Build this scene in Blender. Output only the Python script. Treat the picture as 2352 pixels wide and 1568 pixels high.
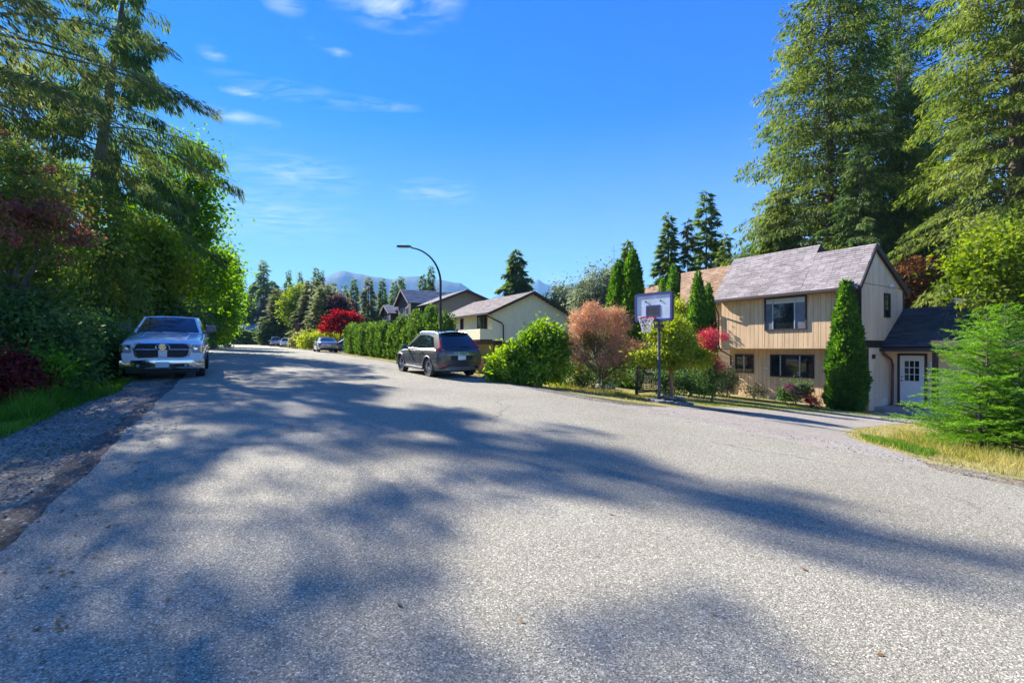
import bpy, bmesh, math, random
import numpy as np
from mathutils import Vector, Matrix

for o in list(bpy.data.objects):
    bpy.data.objects.remove(o)
SC = bpy.context.scene
COL = SC.collection
R = math.radians
rng = np.random.default_rng(7)
random.seed(7)

# ------------------------------------------------------------------ camera, sky, sun, exposure
EYE = 1.5                      # camera height above the road (m)
F, CX, HY = 1100.0, 1176.0, 802.0    # focal length, principal column and horizon row of the photograph (2352 px wide)
cam = bpy.data.cameras.new('camera')
cam.sensor_width = 36.0
cam.lens = 36.0 * F / 2352.0
cam.shift_y = (HY - 784.0) / 2352.0
cam.clip_start, cam.clip_end = 0.1, 30000.0
cam_o = bpy.data.objects.new('camera', cam); COL.objects.link(cam_o)
cam_o.location = (0, 0, EYE); cam_o.rotation_euler = (R(90), 0, 0)
SC.camera = cam_o

SUN_EL, SUN_AZ = R(34.5), R(46.5)     # elevation; degrees to the left of the view axis
sun_dir = Vector((-math.sin(SUN_AZ) * math.cos(SUN_EL), math.cos(SUN_AZ) * math.cos(SUN_EL), math.sin(SUN_EL)))
W = bpy.data.worlds.new('World'); SC.world = W; W.use_nodes = True
wn, wl = W.node_tree.nodes, W.node_tree.links
wn.clear()
def wnode(t, **k):
    n = wn.new(t)
    for a, b in k.items(): setattr(n, a, b)
    return n
def wmath(op, a, b=None, c=None, clamp=False):
    n = wnode('ShaderNodeMath', operation=op, use_clamp=clamp)
    for i, v in enumerate((a, b, c)):
        if v is None: continue
        if isinstance(v, (int, float)): n.inputs[i].default_value = v
        else: wl.new(v, n.inputs[i])
    return n.outputs[0]
sky = wnode('ShaderNodeTexSky', sky_type='NISHITA')
sky.sun_disc = False
sky.sun_elevation = SUN_EL
sky.sun_rotation = -SUN_AZ
sky.altitude = 300.0
sky.air_density, sky.dust_density, sky.ozone_density = 1.0, 0.0, 4.0
hs = wnode('ShaderNodeHueSaturation'); hs.inputs['Saturation'].default_value = 2.2
hs.inputs['Hue'].default_value = 0.530
hs.inputs['Value'].default_value = 1.0
gm = wnode('ShaderNodeGamma'); gm.inputs[1].default_value = 0.80
wl.new(sky.outputs[0], gm.inputs[0]); wl.new(gm.outputs[0], hs.inputs['Color'])
tc = wnode('ShaderNodeTexCoord')
sp = wnode('ShaderNodeSeparateXYZ'); wl.new(tc.outputs['Generated'], sp.inputs[0])
zc = wmath('MAXIMUM', sp.outputs[2], 0.03)
cu = wmath('DIVIDE', sp.outputs[0], zc); cv = wmath('DIVIDE', sp.outputs[1], zc)
cb = wnode('ShaderNodeCombineXYZ'); wl.new(cu, cb.inputs[0]); wl.new(cv, cb.inputs[1])
mp = wnode('ShaderNodeMapping'); mp.inputs['Scale'].default_value = (1.2, 2.6, 1); mp.inputs['Rotation'].default_value = (0, 0, 0.12)
wl.new(cb.outputs[0], mp.inputs[0])
nz = wnode('ShaderNodeTexNoise'); nz.inputs['Scale'].default_value = 3.4; nz.inputs['Detail'].default_value = 9; nz.inputs['Roughness'].default_value = 0.62
nz.inputs['Distortion'].default_value = 0.6
wl.new(mp.outputs[0], nz.inputs['Vector'])
# cloud banks: each an ellipse of directions on the sky (azimuth, elevation in degrees) that gates the wisps
azn = wmath('ARCTAN2', sp.outputs[0], sp.outputs[1])
eln = wmath('ARCSINE', sp.outputs[2])
gate = None
for az, el, da, de, s in [(-14, 34.8, 8.5, 2.4, 1.0), (-10, 36, 5, 2.2, 0.9), (-25.5, 33.2, 2.6, 1.3, .6), (-30, 22.8, 5.5, 0.8, .6), (-24, 26.0, 9.5, 1.1, .5), (-32, 27.6, 1.6, .7, .6),
                          (-22, 31, 1.6, .9, .8), (-20, 30.2, 1.8, .5, .8), (-29, 25, 3, .6, .7), (-9, 18, 6, 1.6, .55), (-24, 18.5, 8, 2.5, .5), (-28, 14, 12, 3.5, .45), (5, 8, 10, 1.5, .4), (-16, 26.2, 6, .7, .7),
                          (60, 30, 14, 4, .5), (130, 35, 20, 6, .5), (-120, 40, 25, 6, .5), (180, 25, 25, 4, .5)]:
    a = wmath('DIVIDE', wmath('SUBTRACT', azn, R(az)), R(da)); b = wmath('DIVIDE', wmath('SUBTRACT', eln, R(el)), R(de))
    q = wmath('ADD', wmath('MULTIPLY', a, a), wmath('MULTIPLY', b, b))
    g1 = wmath('MULTIPLY', wmath('SUBTRACT', 1.0, wmath('SQRT', q), clamp=True), s)
    gate = g1 if gate is None else wmath('MAXIMUM', gate, g1)
wis = wmath('MULTIPLY', wmath('SUBTRACT', nz.outputs[0], 0.40), 3.6, clamp=True)
cov = wmath('MULTIPLY', wmath('MULTIPLY', wis, gate), 0.8, clamp=True)
mixc = wnode('ShaderNodeMixRGB'); wl.new(cov, mixc.inputs[0]); lim = wnode('ShaderNodeVectorMath', operation='MINIMUM'); wl.new(hs.outputs[0], lim.inputs[0]); lim.inputs[1].default_value = (3.2, 3.2, 2.7)
wl.new(lim.outputs[0], mixc.inputs[1])
mixc.inputs[2].default_value = (2.9, 3.2, 3.8, 1)
# thin high veil that pales the sky low down, all round
veil = wmath('MULTIPLY', wmath('POWER', wmath('SUBTRACT', 1.0, wmath('DIVIDE', wmath('MAXIMUM', eln, 0.0), R(26)), clamp=True), 1.3), wmath('MULTIPLY_ADD', nz.outputs[0], .5, .42), clamp=True)
mixv = wnode('ShaderNodeMixRGB'); wl.new(veil, mixv.inputs[0]); wl.new(mixc.outputs[0], mixv.inputs[1]); mixv.inputs[2].default_value = (1.9, 2.2, 2.85, 1)
bg = wnode('ShaderNodeBackground'); bg.inputs['Strength'].default_value = 0.085
wl.new(mixv.outputs[0], bg.inputs[0])
wo = wnode('ShaderNodeOutputWorld'); wl.new(bg.outputs[0], wo.inputs[0])

sl = bpy.data.lights.new('sun', 'SUN'); sl.energy = 3.05; sl.angle = R(0.53); sl.color = (1.0, 0.965, 0.90)
so = bpy.data.objects.new('sun', sl); COL.objects.link(so)
so.rotation_euler = sun_dir.to_track_quat('Z', 'Y').to_euler(); so.location = (-40, 40, 60)

SC.view_settings.view_transform = 'Standard'
SC.view_settings.look = 'None'
SC.view_settings.exposure = 2.25
SC.view_settings.gamma = 1.0
SC.view_settings.use_curve_mapping = False
SC.cycles.max_bounces = 12
SC.cycles.diffuse_bounces = 7
SC.cycles.transmission_bounces = 8
SC.cycles.transparent_max_bounces = 12
SC.cycles.volume_bounces = 1
SC.cycles.use_denoising = True

# ------------------------------------------------------------------ frames of reference and terrain
TH = R(31.0)                                   # the road runs 31 degrees left of the view axis
TX, TY = -math.sin(TH), math.cos(TH)           # t: along the road, away from the camera
SX, SY = math.cos(TH), math.sin(TH)            # s: across it, to the right
def xy(t, s): return (t * TX + s * SX, t * TY + s * SY)
def ts(x, y): return (x * TX + y * TY, x * SX + y * SY)
def P(px, D): return ((px - CX) / F * D, D)
def ZY(py, D): return EYE + (HY - py) / F * D
GT = [-4000, -60, -20, 0, 8, 17, 30, 40, 50, 62, 74, 85, 100, 115, 150, 260, 4000]
GZ = [-2.6, -2.0, -.72, 0, .30, .62, .99, 1.22, 1.40, 1.60, 1.78, 1.97, 2.25, 2.52, 3.1, 4.0, 4.0]
QS = [7.9, 9.0, 12.85, 17, 22.4, 30, 60, 4000]
QZ = [0, -.10, -.56, -.90, -1.27, -1.5, -1.7, -1.7]
LS = [1.2, 3.5, 6, 12, 40, 4000]
LZ = [0, -.06, .05, .3, .9, .9]
KT = [-4000, 22, 32, 45, 4000]
KV = [1, 1, .7, .4, .4]
def hz_ts(t, s):
    t = np.asarray(t, float); s = np.asarray(s, float)
    z = np.interp(t, GT, GZ) - .018 * np.clip(s, -1.2, 7.9)
    z = z + np.interp(s, QS, QZ) * np.interp(t, KT, KV)
    return z + np.interp(-s, LS, LZ)
def hz(x, y):
    t, s = ts(np.asarray(x, float), np.asarray(y, float))
    return hz_ts(t, s)
def hzf(x, y): return float(hz(x, y))
def hit(px, py):
    """the point of the terrain seen at a place of the photograph"""
    lo = None
    for D in np.arange(1.5, 200, .05):
        x, y = P(px, D)
        if ZY(py, D) <= hzf(x, y): return (x, y, hzf(x, y))
    x, y = P(px, 60); return (x, y, hzf(x, y))

# ------------------------------------------------------------------ materials
def lin(r, g, b):
    f = lambda c: c / 12.92 if c <= .04045 else ((c + .055) / 1.055) ** 2.4
    return (f(r / 255), f(g / 255), f(b / 255), 1)
def c4(c): return (c[0], c[1], c[2], 1)
MATS = {}
def new_mat(name):
    m = bpy.data.materials.new(name); m.use_nodes = True; m.node_tree.nodes.clear(); MATS[name] = m
    return m, m.node_tree.nodes, m.node_tree.links
def N(nodes, t, **k):
    n = nodes.new(t)
    for a, b in k.items(): setattr(n, a, b)
    return n
def ramp(nodes, links, src, stops):
    r = nodes.new('ShaderNodeValToRGB')
    e = r.color_ramp.elements
    while len(e) < len(stops): e.new(.5)
    for i, (p, c) in enumerate(stops): e[i].position = p; e[i].color = c4(c)
    links.new(src, r.inputs[0]); return r.outputs[0]
def mat(name, col, rough=.6, metal=0.0, var=.12, scale=6.0, bump=0.0, bscale=40.0, coat=0.0, spec=.5, stretch=None, col2=None):
    """principled with a little procedural tone and roughness variation"""
    m, n, l = new_mat(name)
    out = N(n, 'ShaderNodeOutputMaterial'); b = N(n, 'ShaderNodeBsdfPrincipled'); l.new(b.outputs[0], out.inputs[0])
    t = N(n, 'ShaderNodeTexCoord'); v = t.outputs['Object']
    if stretch:
        mpn = N(n, 'ShaderNodeMapping'); mpn.inputs['Scale'].default_value = stretch; l.new(v, mpn.inputs[0]); v = mpn.outputs[0]
    z = N(n, 'ShaderNodeTexNoise'); z.inputs['Scale'].default_value = scale; z.inputs['Detail'].default_value = 6; l.new(v, z.inputs['Vector'])
    c2 = col2 or tuple(min(1, x * (1 + var)) for x in col[:3])
    c1 = tuple(x * (1 - var) for x in col[:3])
    l.new(ramp(n, l, z.outputs[0], [(.3, c1), (.7, c2)]), b.inputs['Base Color'])
    b.inputs['Roughness'].default_value = rough; b.inputs['Metallic'].default_value = metal
    b.inputs['Specular IOR Level'].default_value = spec
    if coat: b.inputs['Coat Weight'].default_value = coat; b.inputs['Coat Roughness'].default_value = .04
    if bump:
        z2 = N(n, 'ShaderNodeTexNoise'); z2.inputs['Scale'].default_value = bscale; z2.inputs['Detail'].default_value = 4; l.new(v, z2.inputs['Vector'])
        bp = N(n, 'ShaderNodeBump'); bp.inputs['Strength'].default_value = bump; bp.inputs['Distance'].default_value = .02
        l.new(z2.outputs[0], bp.inputs['Height']); l.new(bp.outputs[0], b.inputs['Normal'])
    return m
def leaf_mat(name, cols, trans=.48, scale=.5, rough=.65, spec=.12):
    """leaves: each leaf its own tone, patches of tone across the crown, light through the blade"""
    m, n, l = new_mat(name)
    out = N(n, 'ShaderNodeOutputMaterial')
    g = N(n, 'ShaderNodeNewGeometry'); t = N(n, 'ShaderNodeTexCoord')
    z = N(n, 'ShaderNodeTexNoise'); z.inputs['Scale'].default_value = scale; z.inputs['Detail'].default_value = 3; l.new(t.outputs['Object'], z.inputs['Vector'])
    a = N(n, 'ShaderNodeMath', operation='MULTIPLY_ADD'); l.new(g.outputs['Random Per Island'], a.inputs[0]); a.inputs[1].default_value = .55; a.inputs[2].default_value = -.28
    a2 = N(n, 'ShaderNodeMath', operation='MULTIPLY_ADD'); l.new(z.outputs[0], a2.inputs[0]); a2.inputs[1].default_value = 1.5; a2.inputs[2].default_value = -.25
    s = N(n, 'ShaderNodeMath', operation='ADD', use_clamp=True); l.new(a.outputs[0], s.inputs[0]); l.new(a2.outputs[0], s.inputs[1])
    k = len(cols)
    c = ramp(n, l, s.outputs[0], [(.12 + .76 * i / max(1, k - 1), cols[i]) for i in range(k)])
    b = N(n, 'ShaderNodeBsdfPrincipled'); l.new(c, b.inputs['Base Color']); b.inputs['Roughness'].default_value = rough; b.inputs['Specular IOR Level'].default_value = spec
    tr = N(n, 'ShaderNodeBsdfTranslucent')
    hsv = N(n, 'ShaderNodeHueSaturation'); hsv.inputs['Saturation'].default_value = 1.15; hsv.inputs['Value'].default_value = 1.5; l.new(c, hsv.inputs['Color']); l.new(hsv.outputs[0], tr.inputs[0])
    mx = N(n, 'ShaderNodeMixShader'); mx.inputs[0].default_value = trans
    l.new(b.outputs[0], mx.inputs[1]); l.new(tr.outputs[0], mx.inputs[2]); l.new(mx.outputs[0], out.inputs[0])
    return m
def glass_mat(name, col=(.012, .016, .02), rough=.03, spec=.9):
    m, n, l = new_mat(name)
    out = N(n, 'ShaderNodeOutputMaterial'); b = N(n, 'ShaderNodeBsdfPrincipled'); l.new(b.outputs[0], out.inputs[0])
    t = N(n, 'ShaderNodeTexCoord'); z = N(n, 'ShaderNodeTexNoise'); z.inputs['Scale'].default_value = 1.3; l.new(t.outputs['Object'], z.inputs['Vector'])
    l.new(ramp(n, l, z.outputs[0], [(.3, tuple(x * .6 for x in col)), (.7, tuple(x * 1.4 for x in col))]), b.inputs['Base Color'])
    b.inputs['Roughness'].default_value = rough; b.inputs['Specular IOR Level'].default_value = spec; b.inputs['IOR'].default_value = 1.5
    return m

# ------------------------------------------------------------------ mesh helpers
class MB:
    """collects shapes; build() links them as ONE mesh object"""
    def __init__(s): s.v = []; s.f = []; s.mi = []
    def face(s, pts, m=0):
        i = len(s.v); s.v += [tuple(p) for p in pts]; s.f.append(tuple(range(i, i + len(pts)))); s.mi.append(m); return s
    def raw(s, v, f, m=0):
        i = len(s.v); s.v += [tuple(p) for p in v]
        for q in f: s.f.append(tuple(k + i for k in q)); s.mi.append(m)
        return s
    def box(s, x0, x1, y0, y1, z0, z1, m=0):
        v = [(x0, y0, z0), (x1, y0, z0), (x1, y1, z0), (x0, y1, z0), (x0, y0, z1), (x1, y0, z1), (x1, y1, z1), (x0, y1, z1)]
        return s.raw(v, [(0, 3, 2, 1), (4, 5, 6, 7), (0, 1, 5, 4), (1, 2, 6, 5), (2, 3, 7, 6), (3, 0, 4, 7)], m)
    def cbox(s, x0, x1, y0, y1, z0, z1, c=.01, m=0):
        """box with chamfered edges"""
        bm = bmesh.new(); bmesh.ops.create_cube(bm, size=1)
        for v in bm.verts:
            v.co = Vector(((x0 + x1) / 2 + v.co.x * (x1 - x0), (y0 + y1) / 2 + v.co.y * (y1 - y0), (z0 + z1) / 2 + v.co.z * (z1 - z0)))
        bmesh.ops.bevel(bm, geom=bm.edges[:], offset=min(c, .45 * min(x1 - x0, y1 - y0, z1 - z0)), segments=2, profile=.5, affect='EDGES')
        s.bm(bm, m); return s
    def bm(s, bm, m=0):
        bm.verts.index_update()
        s.raw([v.co[:] for v in bm.verts], [[v.index for v in f.verts] for f in bm.faces], m); bm.free(); return s
    def prism(s, poly, axis, a, b, m=0):
        """polygon in the plane across `axis`, pushed from a to b"""
        def p(q, k):
            if axis == 'x': return (k, q[0], q[1])
            if axis == 'y': return (q[0], k, q[1])
            return (q[0], q[1], k)
        n = len(poly); v = [p(q, a) for q in poly] + [p(q, b) for q in poly]
        f = [tuple(range(n)), tuple(range(2 * n - 1, n - 1, -1))] + [(i, i + n, (i + 1) % n + n, (i + 1) % n) for i in range(n)]
        return s.raw(v, f, m)
    def tube(s, pts, rad, sides=8, m=0, cap=True):
        pts = [Vector(p) for p in pts]; n = len(pts)
        if not hasattr(rad, '__len__'): rad = [rad] * n
        base = len(s.v); up = Vector((0, 0, 1))
        for i, p in enumerate(pts):
            d = (pts[min(i + 1, n - 1)] - pts[max(i - 1, 0)])
            d = d.normalized() if d.length > 1e-9 else Vector((0, 0, 1))
            a = d.cross(up if abs(d.z) < .95 else Vector((1, 0, 0))).normalized(); b = d.cross(a)
            for k in range(sides):
                q = 2 * math.pi * k / sides
                s.v.append(tuple(p + a * (rad[i] * math.cos(q)) + b * (rad[i] * math.sin(q))))
        for i in range(n - 1):
            for k in range(sides):
                k2 = (k + 1) % sides
                s.f.append((base + i * sides + k, base + (i + 1) * sides + k, base + (i + 1) * sides + k2, base + i * sides + k2)); s.mi.append(m)
        if cap:
            s.f.append(tuple(base + k for k in range(sides))); s.mi.append(m)
            s.f.append(tuple(base + (n - 1) * sides + k for k in reversed(range(sides)))); s.mi.append(m)
        return s
    def lathe(s, prof, sides=24, center=(0, 0, 0), axis='z', m=0):
        base = len(s.v); n = len(prof)
        for r, h in prof:
            for k in range(sides):
                q = 2 * math.pi * k / sides; a, b = r * math.cos(q), r * math.sin(q)
                p = (a, b, h) if axis == 'z' else ((h, a, b) if axis == 'x' else (a, h, b))
                s.v.append((p[0] + center[0], p[1] + center[1], p[2] + center[2]))
        for i in range(n - 1):
            for k in range(sides):
                k2 = (k + 1) % sides
                s.f.append((base + i * sides + k, base + i * sides + k2, base + (i + 1) * sides + k2, base + (i + 1) * sides + k)); s.mi.append(m)
        return s
    def build(s, name, mats, parent=None, smooth=None, fix=True):
        me = bpy.data.meshes.new(name); me.from_pydata(s.v, [], s.f)
        if not isinstance(mats, (list, tuple)): mats = [mats]
        for q in mats: me.materials.append(q)
        if len(mats) > 1: me.polygons.foreach_set('material_index', s.mi)
        if fix:
            bm = bmesh.new(); bm.from_mesh(me); bmesh.ops.recalc_face_normals(bm, faces=bm.faces); bm.to_mesh(me); bm.free()
        if smooth is not None:
            me.polygons.foreach_set('use_smooth', [True] * len(me.polygons)); me.set_sharp_from_angle(angle=R(smooth))
        me.update()
        return link(name, me, parent)
def link(name, me, parent=None):
    o = bpy.data.objects.new(name, me); COL.objects.link(o)
    if parent is not None: o.parent = parent
    return o
def np_mesh(name, V, Q, m, parent=None, smooth=False):
    """quads or triangles straight from arrays"""
    me = bpy.data.meshes.new(name); k = Q.shape[1]
    me.vertices.add(len(V)); me.vertices.foreach_set('co', np.ascontiguousarray(V, np.float32).ravel())
    me.loops.add(Q.size); me.loops.foreach_set('vertex_index', np.ascontiguousarray(Q, np.int32).ravel())
    me.polygons.add(len(Q)); me.polygons.foreach_set('loop_start', np.arange(0, Q.size, k, dtype=np.int32))
    if smooth: me.polygons.foreach_set('use_smooth', np.ones(len(Q), bool))
    me.materials.append(m); me.update(calc_edges=True); me.validate()
    return link(name, me, parent)
def thing(name, label, cat, loc=(0, 0, 0), rotz=0, group=None, scale=None):
    o = bpy.data.objects.new(name, None); COL.objects.link(o); o.empty_display_size = .2
    o.location = loc; o.rotation_euler = (0, 0, rotz) if not hasattr(rotz, '__len__') else rotz
    if scale: o.scale = scale
    return tag(o, label, cat, group)
def tag(o, label, cat, group=None):
    o['label'] = label; o['category'] = cat
    if group: o['group'] = group
    return o
def kind(o, k): o['kind'] = k; return o
def copy_tree(o, parent=None):
    c = o.copy(); COL.objects.link(c)
    if parent is not None: c.parent = parent
    for ch in list(o.children): copy_tree(ch, c)
    return c

# ------------------------------------------------------------------ foliage
def nrm(a): return a / np.maximum(np.linalg.norm(a, axis=1, keepdims=True), 1e-9)
def leaf_quads(c, d, n, L, Wd, bend=.0):
    side = nrm(np.cross(d, n)); N_ = len(c)
    L = np.broadcast_to(L, (N_,))[:, None]; Wd = np.broadcast_to(Wd, (N_,))[:, None]
    V = np.empty((N_, 4, 3)); V[:, 0] = c
    V[:, 1] = c + d * L * .45 + side * Wd * .5
    V[:, 2] = c + d * L
    V[:, 2, 2] -= bend * L[:, 0]
    V[:, 3] = c + d * L * .45 - side * Wd * .5
    return V.reshape(-1, 3)
def leaf_tris(c, d, n, L, Wd, bend=.0):
    side = nrm(np.cross(d, n)); N_ = len(c)
    L = np.broadcast_to(L, (N_,))[:, None]; Wd = np.broadcast_to(Wd, (N_,))[:, None]
    V = np.empty((N_, 3, 3)); V[:, 0] = c + side * Wd * .5; V[:, 1] = c + d * L; V[:, 1, 2] -= bend * L[:, 0]; V[:, 2] = c - side * Wd * .5
    return V.reshape(-1, 3)
def tris(V): return np.arange(len(V), dtype=np.int32).reshape(-1, 3)
def quads(V): return np.arange(len(V), dtype=np.int32).reshape(-1, 4)
def rdir(r, n): return nrm(r.normal(size=(n, 3)))
def conifer_leaves(r, H, Rr, nb=160, base=.08, pw=.85, up=.12, droop=.35, n=6000, tl=.5, tw=.14, hang=.4, irr=.3, lean=(0, 0), spread=.22, umin=.12, cap=None, rnd=.28):
    f = (np.arange(nb) + r.random(nb)) / nb
    z0 = H * (base + (1 - base) * f ** .95)
    L = Rr * ((1 - f) ** pw if cap is None else np.minimum(1, cap * (1 - f) ** pw)) * (1 + irr * (r.random(nb) * 2 - 1.2)) + .02 * Rr + .1
    az = np.arange(nb) * 2.399 + r.normal(0, .5, nb)
    dr = np.stack([np.cos(az), np.sin(az), 0 * az], 1); pp = np.stack([-np.sin(az), np.cos(az), 0 * az], 1)
    w = L ** 1.35; bi = r.choice(nb, n, p=w / w.sum())
    u = umin + (1 - umin) * r.random(n) ** .75
    l = L[bi]; sg = r.choice([-1.0, 1.0], n)
    lat = sg * r.random(n) * spread * l * (1.1 - u * .8)
    upb = up * (.4 + 1.2 * f[bi]); drb = droop * (1.15 - .8 * f[bi])
    c = dr[bi] * (l * u)[:, None] + pp[bi] * lat[:, None]
    z = z0[bi] + l * (upb * u - drb * u * u) - hang * r.random(n) * np.minimum(.5 * l, tl * 1.6) * .6
    c[:, 2] = z
    c[:, 0] += lean[0] * z / H; c[:, 1] += lean[1] * z / H
    d = dr[bi] * .8 + pp[bi] * (sg * (.35 + .5 * r.random(n)))[:, None] + r.normal(0, rnd, (n, 3))
    d[:, 2] += -hang * (1 + r.random(n)) * .9 + .1
    d = nrm(d); nn = r.normal(0, .55, (n, 3)) + np.array([0, 0, 1.0]) + dr[bi] * .5
    k = .6 + .8 * r.random(n)
    V = leaf_quads(c, d, nn, tl * k, tw * k)
    br = [(z0[i], L[i], az[i], up * (.4 + 1.2 * f[i]), droop * (1.15 - .8 * f[i])) for i in range(nb)]
    return V, br
def trunk_mesh(H, r0, lean=(0, 0), br=None, sides=9, wob=.02, r_=None, brr=.018):
    mb = MB(); k = 9
    pts = []; rad = []
    for i in range(k + 1):
        q = i / k; z = H * q
        pts.append((lean[0] * q + (r_.normal(0, wob) if r_ is not None and i else 0), lean[1] * q + (r_.normal(0, wob) if r_ is not None and i else 0), z - .1 * (i == 0)))
        rad.append(max(.012, r0 * (1 - q) ** .85 * (1.25 if i == 0 else 1)))
    mb.tube(pts, rad, sides)
    for (z0, L, az, up, dp) in (br or []):
        a = [(lean[0] * z0 / H + math.cos(az) * L * u, lean[1] * z0 / H + math.sin(az) * L * u, z0 + L * (up * u - dp * u * u)) for u in (0, .3, .6, .92)]
        b = brr * (.5 + L / 5)
        mb.tube(a, [b, b * .75, b * .5, b * .2], 4, cap=False)
    return mb
def blob_leaves(r, lobes, n, size, aspect=.6, clump=.35, per=28, shell=.55, upb=.5, droopd=0.0, zsquash=1.0, knob=True):
    """leaf clumps through the outer volume of overlapping lobes"""
    lob = np.array(lobes, float)
    if knob:
        sub_ = []
        for l in lob:
            for _ in range(7):
                d = r.normal(size=3); d[2] = abs(d[2]) * .8 - .25; d /= np.linalg.norm(d); q = .3 + .22 * r.random()
                sub_.append(np.r_[l[:3] + d * l[3:6] * (.72 + .2 * r.random()), l[3:6] * q])
        lob = np.concatenate([lob, np.array(sub_)])
    vol = (lob[:, 3] * lob[:, 4] * lob[:, 5]) ** (2 / 3)
    nc = max(1, n // per); C = []
    while len(C) < nc:
        k = r.choice(len(lob), p=vol / vol.sum()); d = r.normal(size=3); d /= np.linalg.norm(d)
        q = shell + (1 - shell) * r.random() ** .6
        p = lob[k, :3] + d * lob[k, 3:6] * q * (1 + .13 * math.sin(5 * d[0] + 3.1 * k) * math.cos(4 * d[2] + k))
        e = (((p - lob[:, :3]) / lob[:, 3:6]) ** 2).sum(1); e[k] = 9
        if e.min() < .35: continue
        C.append(np.concatenate([p, d]))
    C = np.array(C); ci = np.repeat(np.arange(nc), per); m = len(ci)
    off = r.normal(0, 1, (m, 3)) * clump * (.5 + r.random(nc))[ci][:, None]
    off[:, 2] *= zsquash
    c = C[ci, :3] + off
    d = nrm(C[ci, 3:] * .6 + r.normal(0, .75, (m, 3)) + np.array([0, 0, -droopd]))
    nn = r.normal(0, .7, (m, 3)) + C[ci, 3:] * .5 + np.array([0, 0, upb])
    k = .6 + .8 * r.random(m)
    return leaf_quads(c, d, nn, size * k, size * aspect * k, bend=.08)
def limbs(mb, r, lobes, base, r0, sides=6, fork=None):
    """trunk that forks to every lobe"""
    base = Vector(base); top = Vector((sum(l[0] for l in lobes) / len(lobes), sum(l[1] for l in lobes) / len(lobes), 0))
    zlow = min(l[2] - .55 * l[5] for l in lobes); fk = Vector((base.x * .6 + top.x * .4, base.y * .6 + top.y * .4, fork if fork is not None else max(base.z + .3, zlow)))
    mid = base.lerp(fk, .5) + Vector((r.normal(0, .05), r.normal(0, .05), 0))
    mb.tube([base - Vector((0, 0, .1)), mid, fk], [r0 * 1.25, r0, r0 * .85], sides + 2)
    for l in lobes:
        e = Vector((l[0], l[1], l[2] + .2 * l[5])); m = fk.lerp(e, .5) + Vector((r.normal(0, .1) * l[3], r.normal(0, .1) * l[3], .12 * l[5]))
        mb.tube([fk, m, e], [r0 * .55, r0 * .35, r0 * .1], sides, cap=False)
        for _ in range(3):
            q = Vector(l[:3]) + Vector(r.normal(0, .45, 3)) * l[3]
            mb.tube([m, m.lerp(q, .6) + Vector((0, 0, .05 * l[5])), q], [r0 * .25, r0 * .14, r0 * .04], 4, cap=False)
def column_leaves(r, prof, n, size, aspect=.35, depth=.25, lump=.10, upd=1.0):
    """prof: list of (z, radius); small upright sprays over the surface"""
    zs = np.array([p[0] for p in prof]); rs = np.array([p[1] for p in prof])
    zz = np.linspace(zs[0], zs[-1], 400); rr = np.interp(zz, zs, rs); w = rr + .02
    z = r.choice(zz, n, p=w / w.sum()) + r.normal(0, .02, n); az = r.random(n) * 2 * np.pi
    rad = np.interp(z, zs, rs); ph = r.random(6) * 6.28
    lm = 1 + lump * (np.sin(3 * az + 2.2 * z / max(rs) + ph[0]) * .6 + np.sin(5 * az - 3.7 * z / max(rs) + ph[1]) * .5 + np.sin(9 * az + 6 * z / max(rs) + ph[2]) * .35)
    rad = rad * lm * (1 - depth * r.random(n) ** 1.6)
    o = np.stack([np.cos(az), np.sin(az), 0 * az], 1); c = o * rad[:, None]; c[:, 2] = z
    d = nrm(o * .75 + np.array([0, 0, upd]) * (.4 + r.random(n))[:, None] + r.normal(0, .3, (n, 3)))
    nn = o * .6 + r.normal(0, .7, (n, 3)); k = .55 + .9 * r.random(n)
    return leaf_quads(c, d, nn, size * k, size * aspect * k)
# ------------------------------------------------------------------ setting: ground sheet, road, shoulders, driveway, mountains
def grid_axis(knots, fine, lo, hi, far):
    a = set(np.round(np.arange(lo, hi + 1e-6, fine), 3).tolist()) | {k for k in knots if abs(k) < 4001}
    x, st = hi, fine
    while x < far: st *= 1.35; x += st; a.add(min(x, far))
    x, st = lo, fine
    while x > -far: st *= 1.35; x -= st; a.add(max(x, -far))
    return np.array(sorted(a))
def sheet(name, tt, ss, off, m):
    """a sheet that lies on the terrain, given by a grid in road coordinates (arrays tt[i,j], ss[i,j])"""
    n, k = tt.shape; z = hz_ts(tt, ss) + off
    V = np.stack([tt * TX + ss * SX, tt * TY + ss * SY, z], -1).reshape(-1, 3)
    i, j = np.meshgrid(np.arange(n - 1), np.arange(k - 1), indexing='ij'); a = (i * k + j).ravel()
    Q = np.stack([a, a + 1, a + k + 1, a + k], 1)
    o = np_mesh(name, V, Q, m, smooth=True)
    if o.data.polygons[0].normal.z < 0: o.data.flip_normals()
    return kind(o, 'structure')

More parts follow.
